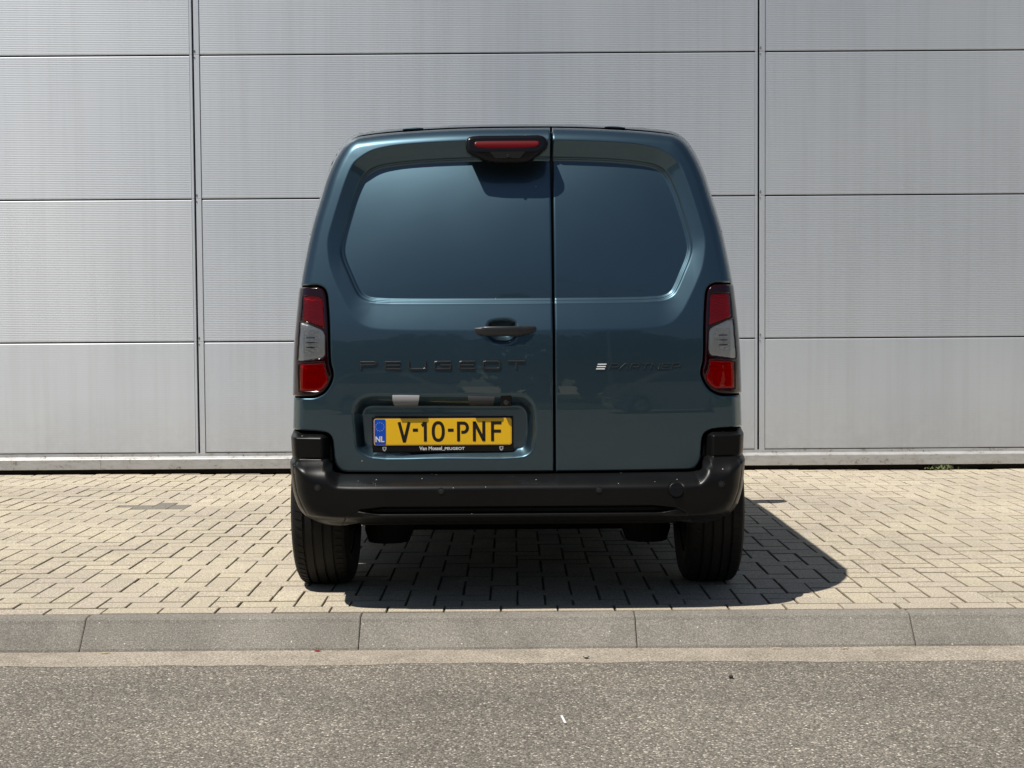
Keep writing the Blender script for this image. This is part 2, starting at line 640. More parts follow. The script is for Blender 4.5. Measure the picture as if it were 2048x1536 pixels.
def paver_geo(lx, ly):
    j, c, d = 0.0022, 0.0030, 0.05
    hx, hy = lx / 2 - j, ly / 2 - j
    v = [(-hx + c, -hy + c, 0), (hx - c, -hy + c, 0), (hx - c, hy - c, 0), (-hx + c, hy - c, 0),
         (-hx, -hy, -c), (hx, -hy, -c), (hx, hy, -c), (-hx, hy, -c),
         (-hx, -hy, -d), (hx, -hy, -d), (hx, hy, -d), (-hx, hy, -d)]
    f = [(0, 1, 2, 3)]
    for a in range(4):
        b = (a + 1) % 4
        f += [(a, a + 4, b + 4, b), (a + 4, a + 8, b + 8, b + 4)]
    return v, f


def heave(x, y):
    return (0.004 * math.sin(1.3 * x + 0.7 * y) + 0.003 * math.sin(2.9 * x - 1.7 * y + 1.0)) * min(1, max(0, (y - KY) / 1.0)) + 0.0


def view_px(x, y):
    """rough size on the picture: bigger = nearer; only those inside the frame"""
    s = 2893.0 / y
    return s if abs(x) * s < 1010 else 0.0


def under_van(x, y):
    return abs(x) < 0.62 and y > 5.75


geo_cache = {}
cand = []
for b in bricks:
    x0, x1, y0, y1 = b
    if y1 > WY + 0.15:
        continue
    cx, cy = (x0 + x1) / 2, (y0 + y1) / 2
    cand.append((view_px(cx, cy) * (0 if under_van(cx, cy) else 1), b))
cand.sort(key=lambda q: -q[0])
fv, ff, ft = [], [], []
for q, (score, (x0, x1, y0, y1)) in enumerate(cand):
    cx, cy = (x0 + x1) / 2, (y0 + y1) / 2
    lx, ly = round(x1 - x0, 4), round(y1 - y0, 4)
    key = (lx, ly)
    if key not in geo_cache:
        geo_cache[key] = (*paver_geo(lx, ly), None)
        v, f, _ = geo_cache[key]
        me = mesh_data("paver", v, f, [M['paver_one'], M['joint_dirt']])
        for p_ in me.polygons:
            p_.material_index = 1 if p_.index else 0
        geo_cache[key] = (v, f, me)
    v, f, me = geo_cache[key]
    rx, ry, rz = random.gauss(0, .0020), random.gauss(0, .0022), random.gauss(0, .004)
    dz = random.gauss(0, .0007) + heave(cx, cy)
    dx, dy = random.gauss(0, .0006), random.gauss(0, .0006)
    if q < 300 and score > 0:
        o = bpy.data.objects.new("paver", me)
        o.location = (cx + dx, cy + dy, dz)
        o.rotation_euler = (rx, ry, rz)
        link(o, pavement)
    else:
        base = len(fv)
        cz, sz = math.cos(rz), math.sin(rz)
        for (a, b2, c) in v:
            fv.append((cx + dx + a * cz - b2 * sz, cy + dy + a * sz + b2 * cz, dz + c - a * ry + b2 * rx))
        ff += [tuple(k + base for k in p) for p in f]
        ft += [0.0 if (abs(cx + 2.06) < .16 and abs(cy - 8.38) < .09) else random.uniform(.065, 1)] * len(f)
pf = mobj("paver_field", fv, ff, M['paver_many'], pavement, kind="stuff")
pf.data.materials.append(M['joint_dirt'])
pf.data.polygons.foreach_set("material_index", [0 if k % 9 == 0 else 1 for k in range(len(ff))])
att = pf.data.attributes.new("tone", 'FLOAT', 'FACE')
att.data.foreach_set("value", ft)

# ------------------------------------------------------------------ warehouse wall
wh = empty("warehouse", (0, WY, 0), label="grey clad warehouse wall with horizontal ribbed panels behind the van", category="building")
MUL = [-2.211 - 3.947, -2.211, 1.736, 1.736 + 3.947]
PJ = [0.146, 0.93, 1.93, 2.93, 3.93, 4.93, 5.93, 6.93]


def panel_mesh(x0, x1, z0, z1):
    rd = 0.0005 if z0 > .5 else 0.0002
    prof = [(0.030, z0 + 0.003), (0.004, z0 + 0.003), (0.0, z0 + 0.009)]
    p = 0.0125
    zz = z0 + 0.016
    while zz < z1 - 0.020:
        prof += [(0.0, zz), (0.0, zz + p * 0.52), (rd, zz + p * 0.66), (rd, zz + p * 0.90)]
        zz += p
    prof += [(0.0, z1 - 0.013), (0.003, z1 - 0.007), (0.014, z1 - 0.005), (0.030, z1 - 0.005)]
    v, f = [], []
    for (y, z) in prof:
        v += [(x0, y, z), (x1, y, z)]
    for k in range(len(prof) - 1):
        f.append((2 * k, 2 * k + 1, 2 * k + 3, 2 * k + 2))
    n = len(prof)
    m = len(v)
    v += [(x0, 0.03, z0 + 0.003), (x1, 0.03, z0 + 0.003)]
    return v, f


xe = [-9.0] + MUL + [9.0]
for b in range(len(xe) - 1):
    x0 = xe[b] + (0.046 if b else 0)
    x1 = xe[b + 1] - (0.026 if b < len(xe) - 2 else 0)
    for k in range(len(PJ) - 1):
        v, f = panel_mesh(x0, x1, PJ[k], PJ[k + 1])
        mobj("wall_panel", v, f, M['panel'], wh)
mb = MB()
mb.box(-9, 9, 0.031, 8, 0.05, 7.0)
mb.build("wall_core", M['gap'], wh)
for x in MUL:
    st = empty("cover_strip", (x, 0, 0), wh)
    for k in range(len(PJ) - 1):
        a, b = PJ[k] + (0.001 if k else -0.012), PJ[k + 1] - 0.001
        mb = MB()
        mb.box(-0.0235, -0.007, -0.0035, 0.025, a, b, 0.0012)
        mb.box(0.007, 0.044, -0.0045, 0.025, a, b, 0.0015)
        mb.build("strip_length", M['panel'], st)
        if k:
            for dz in (-0.018, 0.022, 0.03):
                m2 = MB()
                m2.lathe([(0, 0.0045), (0.003, 0.004), (0.004, 0.0)], 8, (0.011 + (0.002 if dz > .025 else 0), -0.0045, PJ[k] + dz), (0, -1, 0))
                m2.build("screw", M['screw'], st)
fl = []
segs = [-9, -6.1, -2.9, 1.02, 5.0, 9]
for a, b in zip(segs[:-1], segs[1:]):
    mb = MB()
    # folded drip flashing: upstand, sloping ledge, vertical face, return
    poly = [(0.02, 0.143), (-0.004, 0.143), (-0.006, 0.122), (-0.030, 0.1085), (-0.033, 0.104), (-0.033, 0.036), (-0.030, 0.034), (0.02, 0.034)]
    mb.extrude_poly(poly, a + 0.001, b - 0.001, 'x')
    mb.build("base_flashing", M['flash'], wh)
mb = MB()
mb.box(-9, 9, 0.012, 0.4, -0.15, 0.0335)
mb.build("plinth", M['plinth'], wh)
for x, z in ((-2.5, 0.128), (-1.9, 0.128), (1.86, 0.128), (1.835, 0.127), (2.9, 0.128), (-3.3, 0.128)):
    m2 = MB()
    m2.lathe([(0, 0.005), (0.003, 0.0045), (0.004, 0.0)], 8, (x, -0.006, z), (0, -1, 0))
    m2.build("screw", M['screw'], wh)


# ------------------------------------------------------------------ van: surfaces
CX, YR = 0.019, 5.22
van = empty("delivery_van", (CX, YR, 0), label="blue grey panel van with twin rear doors parked with its back to the kerb", category="van")


def dense(pts, n=8, closed=True):
    """Catmull-Rom resample of a 2-D polyline"""
    P = np.array(pts, float)
    N = len(P)
    out = []
    rng = range(N if closed else N - 1)
    for i in rng:
        if closed:
            a, b, c, d = P[(i - 1) % N], P[i], P[(i + 1) % N], P[(i + 2) % N]
        else:
            a, b, c, d = P[max(i - 1, 0)], P[i], P[i + 1], P[min(i + 2, N - 1)]
        # centripetal
        t0 = 0.0
        t1 = t0 + max(np.linalg.norm(b - a), 1e-6) ** .5
        t2 = t1 + max(np.linalg.norm(c - b), 1e-6) ** .5
        t3 = t2 + max(np.linalg.norm(d - c), 1e-6) ** .5
        for k in range(n):
            t = t1 + (t2 - t1) * k / n
            A1 = (t1 - t) / (t1 - t0) * a + (t - t0) / (t1 - t0) * b
            A2 = (t2 - t) / (t2 - t1) * b + (t - t1) / (t2 - t1) * c
            A3 = (t3 - t) / (t3 - t2) * c + (t - t2) / (t3 - t2) * d
            B1 = (t2 - t) / (t2 - t0) * A1 + (t - t0) / (t2 - t0) * A2
            B2 = (t3 - t) / (t3 - t1) * A2 + (t - t1) / (t3 - t1) * A3
            out.append((t2 - t) / (t2 - t1) * B1 + (t - t1) / (t2 - t1) * B2)
    if not closed:
        out.append(P[-1])
    return np.array(out)


def sdf(poly, X, Z, near=False):
    """signed distance, positive inside"""
    P = np.asarray(poly)
    Q = np.roll(P, -1, axis=0)
    best = np.full(X.shape, 1e9)
    inside = np.zeros(X.shape, bool)
    nx = np.zeros(X.shape)
    nz = np.zeros(X.shape)
    for (ax, az), (bx, bz) in zip(P, Q):
        ex, ez = bx - ax, bz - az
        L = ex * ex + ez * ez
        if L < 1e-14:
            continue
        t = np.clip(((X - ax) * ex + (Z - az) * ez) / L, 0, 1)
        px, pz = ax + t * ex, az + t * ez
        d = (X - px) ** 2 + (Z - pz) ** 2
        m = d < best
        best = np.where(m, d, best)
        if near:
            nx = np.where(m, px, nx)
            nz = np.where(m, pz, nz)
        c = (az > Z) != (bz > Z)
        if abs(ez) > 1e-12:
            inside ^= c & (X < ax + (Z - az) * ex / ez)
    d = np.sqrt(best)
    d = np.where(inside, d, -d)
    return (d, nx, nz) if near else d


def linedist(pl, X, Z):
    best = np.full(X.shape, 1e9)
    for (ax, az), (bx, bz) in zip(pl[:-1], pl[1:]):
        ex, ez = bx - ax, bz - az
        L = ex * ex + ez * ez
        t = np.clip(((X - ax) * ex + (Z - az) * ez) / L, 0, 1)
        best = np.minimum(best, (X - ax - t * ex) ** 2 + (Z - az - t * ez) ** 2)
    return np.sqrt(best)


def sstep(t):
    t = np.clip(t, 0, 1)
    return t * t * (3 - 2 * t)


def soft(t, k=0.12):
    """linear ramp 0..1 with rounded ends"""
    t = np.clip(t, 0, 1)
    g = np.where(t < k, t * t / (2 * k), np.where(t > 1 - k, 1 - k - (1 - t) ** 2 / (2 * k), t - k / 2))
    return g / (1 - k)


def mirror(half):
    """half outline (x>=0) listed from top centre outwards and down -> closed symmetric outline"""
    h = [tuple(p) for p in half]
    return h + [(-x, z) for (x, z) in reversed(h) if x > 1e-6]


_zk = dense([(.3, .105), (.5, .10), (.75, .096), (1.0, .106), (1.15, .13), (1.4, .185), (1.6, .235), (1.85, .31)], 20, False)


def y0(z):
    return np.interp(z, _zk[:, 0], _zk[:, 1])


def crown(x):
    return 0.05 * (x / 0.8) ** 2


SIL_H = [(0, 1.8185), (.14, 1.818), (.26, 1.8155), (.37, 1.811), (.465, 1.8055), (.56, 1.7965), (.62, 1.786), (.661, 1.759), (.696, 1.708), (.728, 1.634), (.754, 1.545),
         (.785, 1.434), (.808, 1.320), (.826, 1.206), (.838, 1.08), (.8465, .962), (.852, .789), (.856, .663), (.861, .50), (.863, .26)]
_sd = dense([(-.14, 1.818)] + SIL_H, 8, False)
_sd = _sd[8:]
SIL = np.array(mirror(_sd))
OUT_H = [(0, 1.7530), (.16, 1.7530), (.38, 1.7445), (.478, 1.7350), (.545, 1.7190), (.588, 1.6935), (.6165, 1.6675), (.645, 1.6015), (.673, 1.512), (.6945, 1.4385), (.709, 1.377), (.707, 1.322),
         (.696, 1.264), (.672, 1.205), (.637, 1.135), (.614, 1.096), (.583, 1.062), (.548, 1.0452), (.4925, 1.0370), (.20, 1.0313), (0, 1.0310)]
OUTL = np.array(mirror([p for p in dense(OUT_H, 5, False)][:-1] + [(0, 1.031)]))
INN_H = [(0, 1.6835), (.16, 1.682), (.356, 1.6752), (.468, 1.6645), (.525, 1.6530), (.557, 1.6350), (.578, 1.6068), (.604, 1.5423), (.629, 1.4544), (.646, 1.385), (.6515, 1.3385), (.644, 1.3035),
         (.620, 1.2474), (.595, 1.1933), (.5795, 1.170), (.557, 1.1567), (.523, 1.150), (.145, 1.1447), (0, 1.1445)]
INNL = np.array(mirror([p for p in dense(INN_H, 5, False)][:-1] + [(0, 1.1445)]))
REC = dense([(-.6117, .7488), (-.5946, .7821), (-.5571, .8020), (-.45, .8035), (-.2476, .802), (-.08, .800), (.0300, .797), (.0606, .7664), (.0687, .7387), (.0719, .6556), (.0596, .5945), (.0346, .5706),
             (-.0061, .5624), (-.27, .5620), (-.5394, .563), (-.5803, .5797), (-.6006, .6001), (-.6081, .6578)], 4)
CUP = dense([(-.1152, 1.0507), (-.1041, 1.0708), (-.0727, 1.0789), (-.0229, 1.0786), (.0009, 1.0665), (.0054, 1.05), (.005, 1.02), (-.005, .995), (-.0272, .982), (-.055, .980), (-.085, .985), (-.105, 1.0), (-.115, 1.02)], 4)
TL_IN = [(.742, 1.200), (.7218, 1.1915), (.7115, 1.1745), (.7055, 1.13), (.7005, 1.06), (.6975, .9490), (.6950, .9146), (.688, .887), (.6873, .866), (.698, .837), (.718, .811), (.743, .797), (.764, .793)]
TL_D = dense(TL_IN, 4, False)
DB = [(.835, .668), (.7262, .6625), (.7005, .653), (.688, .636), (.6825, .595), (.678, .547), (.667, .5245), (.648, .5145), (.60, .5125), (.1405, .5125)]
DB_D = dense(DB, 4, False)

RIM_A, RIM_B = 0.062, 0.11


def rim(d, a, b, p=2.0):
    t = np.clip(1 - d / a, 0, 1)
    return b * (1 - np.sqrt(np.maximum(1 - t ** p, 0.0)))


def rear_base(X, Z):
    d = sdf(SIL, X, Z)
    t = np.clip(1 - d / RIM_A, 0, 0.985)
    broad = np.clip(1 - d / 0.15, 0, 1)
    return y0(Z) + crown(X) + RIM_B * (1 - np.sqrt(1 - t * t)) + 0.016 * broad ** 2


def door_h(X, Z):
    h = rear_base(X, Z)
    dO = sdf(OUTL, X, Z)
    dI = sdf(INNL, X, Z)
    band = np.clip(dO / np.maximum(dO + np.maximum(-dI, 0), 1e-6), 0, 1)
    t = np.where(dI >= 0, 1.0, np.where(dO <= 0, 0.0, band))
    # the pressing is deepest at the top and fades towards the bottom edge
    depth = 0.022 + 0.029 * np.clip((Z - 1.145) / 0.535, 0, 1.12) ** 2
    h = h + depth * soft(t, 0.06)
    # the inner field drops in two small steps
    h = h + 0.0065 * sstep((dI + 0.0105) / 0.0070) + 0.0065 * sstep((dI - 0.0005) / 0.0070)
    # inner field gently bulged
    h = h - 0.014 * np.clip(1 - (X / .66) ** 2, 0, 1) * np.clip(1 - ((Z - 1.41) / .28) ** 2, 0, 1)
    # number plate recess: steep roof, softer floor and flanks
    dR = sdf(REC, X, Z)
    wd = 0.040 + 0.024 * sstep((Z - 0.72) / 0.07) - 0.008 * sstep((0.62 - Z) / 0.04)
    h = h + 0.040 * soft(dR / wd, 0.16)
    # handle cup
    dC = sdf(CUP, X, Z)
    h = h + 0.040 * sstep(dC / 0.038)
    return h


def region(name, poly, hfun, res, mat, parent, flange=0.02, edge_r=0.0, edge_d=None, back=True, flange_dir=None, **props):
    """a skin y = hfun(x, z) trimmed to the outline, with a folded edge"""
    P = np.asarray(poly, float)
    lo, hi = P.min(0) - res * 2, P.max(0) + res * 2
    gx = np.arange(lo[0], hi[0] + res, res)
    gz = np.arange(lo[1], hi[1] + res, res)
    X, Z = np.meshgrid(gx, gz)
    d, nx, nz = sdf(P, X, Z, True)
    close = (d < 0) & (d > -1.42 * res)
    near_in = (d >= 0) & (d < 0.30 * res)
    ins = d >= 0
    X = np.where(close | near_in, nx, X)
    Z = np.where(close | near_in, nz, Z)
    d2 = np.where(close | near_in, 0.0, d)
    usable = ins | close
    core = ins & ~near_in
    nr, nc = X.shape
    idx = np.arange(nr * nc).reshape(nr, nc)
    a, b, c, e = idx[:-1, :-1], idx[:-1, 1:], idx[1:, 1:], idx[1:, :-1]
    u = usable
    ok4 = u[:-1, :-1] & u[:-1, 1:] & u[1:, 1:] & u[1:, :-1]
    anyc = core[:-1, :-1] | core[:-1, 1:] | core[1:, 1:] | core[1:, :-1]
    q = ok4 & anyc
    faces = np.stack([a[q], b[q], c[q], e[q]], -1)
    used = np.unique(faces)
    remap = np.full(nr * nc, -1)
    remap[used] = np.arange(len(used))
    faces = remap[faces]
    vx, vz, vd = X.ravel()[used], Z.ravel()[used], d2.ravel()[used]
    vy = hfun(vx, vz)
    if edge_r > 0:
        ed = edge_r if edge_d is None else edge_d
        t = np.clip(1 - vd / edge_r, 0, 1)
        vy = vy + ed * (1 - np.sqrt(np.maximum(1 - t * t, 0)))
    V = np.stack([vx, vy, vz], -1)
    F = faces.tolist()
    nskin = len(F)
    if flange:
        E = np.concatenate([faces[:, [0, 1]], faces[:, [1, 2]], faces[:, [2, 3]], faces[:, [3, 0]]])
        key = np.sort(E, 1)
        kk = key[:, 0].astype(np.int64) * (len(V) + 1) + key[:, 1]
        _, inv, cnt = np.unique(kk, return_inverse=True, return_counts=True)
        be = E[cnt[inv] == 1]
        bv = np.unique(be)
        m1 = {int(v): len(V) + i for i, v in enumerate(bv)}
        top = V[bv].copy()
        bot = V[bv].copy()
        if callable(flange):
            bot = flange(bot)
        else:
            bot[:, 1] += flange
        m2 = {int(v): len(V) + len(bv) + i for i, v in enumerate(bv)}
        V = np.concatenate([V, top, bot])
        for (s, t) in be.tolist():
            F.append([m1[t], m1[s], m2[s], m2[t]])
    me = bpy.data.meshes.new(name)
    nF = len(F)
    me.vertices.add(len(V))
    me.vertices.foreach_set("co", V.astype(np.float32).ravel())
    me.loops.add(nF * 4)
    me.loops.foreach_set("vertex_index", np.array(F, np.int32).ravel())
    me.polygons.add(nF)
    me.polygons.foreach_set("loop_start", np.arange(nF, dtype=np.int32) * 4)
    me.polygons.foreach_set("use_smooth", np.ones(nF, bool))
    me.update(calc_edges=True)
    me.validate()
    me.materials.append(mat)
    o = bpy.data.objects.new(name, me)
    link(o, parent, **props)
    return o


def surf_normal(hf, x, z, e=0.004):
    f = lambda a, b: float(hf(np.array([a]), np.array([b]))[0])
    dx = (f(x + e, z) - f(x - e, z)) / (2 * e)
    dz = (f(x, z + e) - f(x, z - e)) / (2 * e)
    return f(x, z), Vector((dx, -1, dz)).normalized()


# ------------------------------------------------------------------ van: doors
SPLIT = 0.1365
GAP = 0.0042


def door_outline(side):
    s = SPLIT + GAP if side > 0 else -(SPLIT - GAP)     # inner edge in mirrored coordinates
    # outer boundary: silhouette drawn in a little
    ins = []
    Dn = np.gradient(_sd, axis=0)
    for p, t in zip(_sd, Dn):
        nrm = np.array([-t[1], t[0]])
        nrm = nrm / np.linalg.norm(nrm)
        if nrm[0] * 1 + nrm[1] * 1 < 0:
            nrm = -nrm
        ins.append(p - nrm * 0.0115)
    ins = np.array(ins)
    pts = []
    top = np.interp(max(s, 0), ins[:, 0][:60], ins[:, 1][:60])
    pts.append((s, top))
    if s < 0:
        for p in ins[::-1]:
            if p[1] > 1.79 and -p[0] > s + 0.01 and p[0] > 0.01:
                pts.append((-p[0], p[1]))
    for p in ins:
        if p[0] > s + 0.01 and p[1] > 1.2075:
            pts.append((p[0], p[1]))
    x = np.interp(-1.2075, -ins[:, 1], ins[:, 0])
    pts.append((x, 1.2075))
    # lamp outline, kept 6 mm away
    tl = TL_D
    Dt = np.gradient(tl, axis=0)
    for p, t in zip(tl, Dt):
        nrm = np.array([t[1], -t[0]])
        nrm = nrm / np.linalg.norm(nrm)
        if nrm[0] > 0 and abs(nrm[0]) > .5:
            nrm = -nrm
        q = p + nrm * 0.0065 if p[1] > 0.81 or p[0] < .73 else p + np.array([0, -.0065])
        if p[1] > 1.195 and p[0] > .735:
            q = p + np.array([0, 0.0068])
        pts.append(tuple(q))
    x = np.interp(-0.786, -ins[:, 1], ins[:, 0])
    pts.append((x, 0.786))
    for p in ins:
        if 0.672 < p[1] < 0.784:
            pts.append(tuple(p))
    x = np.interp(-0.668, -ins[:, 1], ins[:, 0])
    pts.append((x, 0.668))
    for p in DB_D:
        if p[0] < x - 0.01 and p[0] > s + 0.005:
            pts.append(tuple(p))
    pts.append((s, 0.5125))
    P = np.array(pts)
    if side < 0:
        P[:, 0] *= -1
    return P


RES = 0.0030
doors = {}
for side in (-1, 1):
    doors[side] = region("rear_door", door_outline(side), door_h, RES, M['paint'], van, flange=0.035, edge_r=0.006, edge_d=0.005)
doors[-1]["label"] = "wider rear door with handle and number plate"
doors[1]["label"] = "narrower rear door with slanted lettering"

# dark seal behind the gaps
region("door_seal", np.array(mirror([(0, 1.800), (.55, 1.780), (.63, 1.755), (.70, 1.62), (.76, 1.43), (.80, 1.22), (.82, 1.0), (.835, .66), (.70, .64), (.69, .50), (0, .50)])),
       lambda X, Z: rear_base(X, Z) + 0.062 + 0.03 * sstep((.80 - Z) / .02) * (np.abs(X) < 2), 0.02, M['seal'], van, flange=0)


def loft_section(pts, name, mat, parent, caps=True, smooth=True):
    """pts: list of rings, each a list of 3-D points"""
    n = len(pts[0])
    v = [p for r in pts for p in r]
    f = []
    for k in range(len(pts) - 1):
        for i in range(n):
            j = (i + 1) % n
            f.append((k * n + i, k * n + j, (k + 1) * n + j, (k + 1) * n + i))
    if caps:
        f.append(tuple(range(n))[::-1])
        f.append(tuple(range((len(pts) - 1) * n, len(pts) * n)))
    o = mobj(name, v, f, mat, parent, smooth)
    return shade_auto(o, 50)


# door handle: tapered bar bridging the cup
rings = []
hx = np.linspace(-0.178, 0.0708, 40)
top = dense([(-.178, 1.0345), (-.165, 1.0425), (-.14, 1.0465), (-.1134, 1.0490), (.0, 1.0502), (.06, 1.0500), (.0708, 1.048)], 10, False)
bot = dense([(-.178, 1.0335), (-.1655, 1.021), (-.1541, 1.0165), (-.12, 1.0140), (-.05, 1.0125), (.0116, 1.0135), (.045, 1.0195), (.0708, 1.0285)], 10, False)
yf = dense([(-.178, -.002), (-.16, -.012), (-.12, -.026), (-.05, -.034), (.02, -.030), (.055, -.022), (.0708, -.015)], 10, False)
for x in hx:
    zt, zb = np.interp(x, top[:, 0], top[:, 1]), np.interp(x, bot[:, 0], bot[:, 1])
    yo = np.interp(x, yf[:, 0], yf[:, 1])
    ys = float(rear_base(np.array([x]), np.array([1.05]))[0]) + .012
    yi = ys + (0.006 if (x < -.125 or x > .015) else -0.014)
    zc, hz = (zt + zb) / 2, (zt - zb) / 2
    yfront = ys + yo
    ring = []
    for k in range(16):
        a = 2 * math.pi * k / 16
        c, s_ = math.cos(a), math.sin(a)
        c = math.copysign(abs(c) ** 0.62, c)
        s_ = math.copysign(abs(s_) ** 0.62, s_)
        ring.append((x, (yfront + yi) / 2 - c * (yi - yfront) / 2, zc + s_ * hz))
    rings.append(ring)
loft_section(rings, "door_handle", M['satin_black'], doors[-1])

# ------------------------------------------------------------------ van: tail lamps
LENS = {
    'red': [[(.7979, 1.1672), (.735, 1.1668), (.7235, 1.160), (.7185, 1.1455), (.7121, 1.047), (.7922, 1.0746), (.8031, 1.081)],
            [(.8119, .9148), (.7154, .9214), (.7093, .8841), (.7000, .862), (.7010, .845), (.7161, .8239), (.735, .8119), (.8111, .8119)]],
    'clear': [[(.8080, 1.0702), (.7834, 1.0671), (.7273, 1.0425), (.7168, 1.034), (.7118, 1.0198), (.7103, .9585), (.7125, .945), (.721, .936), (.8078, .9236), (.8180, .927)]],
}


def shrink(P, d):
    """pull a convex-ish outline inwards"""
    P = np.asarray(P, float)
    c = P.mean(0)
    v = P - c
    L = np.linalg.norm(v, axis=1, keepdims=True)
    return c + v * (1 - d / L)


for side in (-1, 1):
    flip = np.array([side, 1.0])
    xs_top = float(np.interp(-1.200, -_sd[:, 1], _sd[:, 0]))
    silp = [tuple(p) for p in _sd[::-1] if .797 < p[1] < 1.197]
    outline = np.array(list(map(tuple, TL_D)) + [(float(np.interp(-.793, -_sd[:, 1], _sd[:, 0])), .793)] + silp + [(xs_top, 1.200)]) * flip
    wells = [np.array(p) * flip for p in LENS['red'] + LENS['clear']]

    def lamp_h(X, Z):
        return rear_base(X, Z) - 0.004

    def housing_h(X, Z, wells=wells):
        h = lamp_h(X, Z)
        for w in wells:
            h = h + 0.0135 * sstep(sdf(w, X, Z) / 0.003)
        return h

    lamp = region("tail_light", outline, housing_h, 0.0032, M['smoke_lens'], van,
                  flange=lambda B: np.stack([B[:, 0] * (1 + 0.01 * (np.abs(B[:, 0]) > .79)), B[:, 1] + np.where(np.abs(B[:, 0]) > .79, 0.10, 0.03), B[:, 2]], -1),
                  edge_r=0.008, edge_d=0.008)
    lamp["label"] = "tail lamp in the sunlit corner" if side < 0 else "tail lamp in the shaded corner"

    for kind, polys in LENS.items():
        for q, pl in enumerate(polys):
            pl = np.array(pl)
            ctr = pl.mean(0)

            def refl_h(X, Z, kind=kind, q=q, c=ctr):
                ax = np.abs(X)
                h = rear_base(X, Z) + 0.0020
                if kind == 'clear':
                    box = (ax > .735) & (ax < .79) & (Z > .955) & (Z < 1.035)
                    h = h + 0.0030 * sstep((np.minimum(np.minimum(ax - .732, .795 - ax), np.minimum(Z - .952, 1.040 - Z))) / 0.006)
                    h = h + 0.0030 * (np.sin((Z - 0.35 * (ax - .7)) * 2 * np.pi / 0.0125) > 0.1) * box
                    h = h - 0.0030 * (np.abs(ax - .748) < .0035) * box - 0.0030 * (np.abs(ax - .772) < .0025) * box
                elif q == 0:
                    r2 = ((ax - .758) / .04) ** 2 + ((Z - 1.095) / .05) ** 2
                    h = h + 0.0010 * np.exp(-r2) + 0.0038 * np.abs(np.sin((Z + 0.25 * (ax - .75)) * np.pi / 0.010)) * sstep((Z - 1.075) / .02)
                    h = h + 0.0012 * np.abs(np.sin(ax * 2 * np.pi / 0.011))
                else:
                    r2 = ((ax - .755) / .045) ** 2 + ((Z - .865) / .045) ** 2
                    h = h + 0.0010 * np.exp(-r2) + 0.0030 * np.abs(np.sin(Z * np.pi / 0.011)) * sstep((Z - .875) / .01) + 0.0030 * (((ax - .755) / .026) ** 2 + ((Z - .850) / .022) ** 2 < 1)
                    h = h + 0.0016 * np.abs(np.sin(ax * 2 * np.pi / 0.016))
                return h

            region("reflector", pl * flip, refl_h, 0.0022, M['refl'] if kind == 'clear' else M['refl_red'], lamp, flange=0)
            region("red_lens" if kind == 'red' else "clear_lens", pl * flip, lambda X, Z: rear_base(X, Z) - 0.0035, 0.0035,
                   M['red_lens'] if kind == 'red' else M['clear_lens'], lamp, flange=0.006, edge_r=0.006, edge_d=0.003)
    # bulb holder seen through the clear lens, and a few ribs
    for zz in (0.975, 0.993, 1.011):
        xm = .763 * side
        yy = float(rear_base(np.array([xm]), np.array([zz]))[0])
        mb = MB()
        mb.box(xm - .020, xm + .020, yy + .0015, yy + .0045, zz - .0016, zz + .0016, .0005)
        mb.build("lamp_rib", M['lamp_dark'], lamp)

# ------------------------------------------------------------------ van: high brake lamp
BR = dense([(-.1847, 1.7403), (-.18, 1.7545), (-.1612, 1.7620), (-.06, 1.7643), (.036, 1.7647), (.1000, 1.7624), (.1195, 1.7439), (.1180, 1.7187), (.1050, 1.7030), (.0819, 1.6860), (.0480, 1.6620), (.02, 1.6590),
            (-.07, 1.6590), (-.1000, 1.6635), (-.1499, 1.6840), (-.1805, 1.7035)], 3)


def brake_h(X, Z):
    top = float(y0(1.70)) - 0.053
    return top + 0.34 * np.maximum(Z - 1.70, 0) + 0.10 * np.maximum(1.70 - Z, 0)


brl = region("brake_light", BR, brake_h, 0.0034, M['gloss_black'], van, flange=lambda B: np.stack([B[:, 0] * 1.03 - .0, np.full(len(B), float(y0(1.70)) + 0.055), B[:, 2] + 0.004], -1), edge_r=0.013, edge_d=0.012)
region("brake_lens", dense([(-.1553, 1.732), (-.1490, 1.7420), (-.1400, 1.7450), (.0769, 1.7457), (.0890, 1.740), (.0900, 1.728), (.0840, 1.7185), (.0354, 1.7095), (-.1282, 1.7100), (-.1500, 1.7190)], 3),
       lambda X, Z: brake_h(X, Z) - 0.003 + 0.010 * ((Z - 1.727) / .02) ** 2 * 0.6, 0.003, M['brake_red'], brl, flange=0.01, edge_r=0.005)
region("camera_pocket", np.array([(-.098, 1.7000), (.038, 1.7000), (.016, 1.676), (-.076, 1.676)]), lambda X, Z: brake_h(X, Z) - 0.0012, 0.004, M['seal'], brl, flange=0.004)
yc, _ = surf_normal(brake_h, -.028, 1.683)
mb = MB()
mb.lathe([(0, .006), (.004, .006), (.005, .003), (.005, 0)], 12, (-.028, yc - .0012, 1.684), (0, -1, 0))
mb.build("camera_lens", M['glass'], brl, smooth=True)


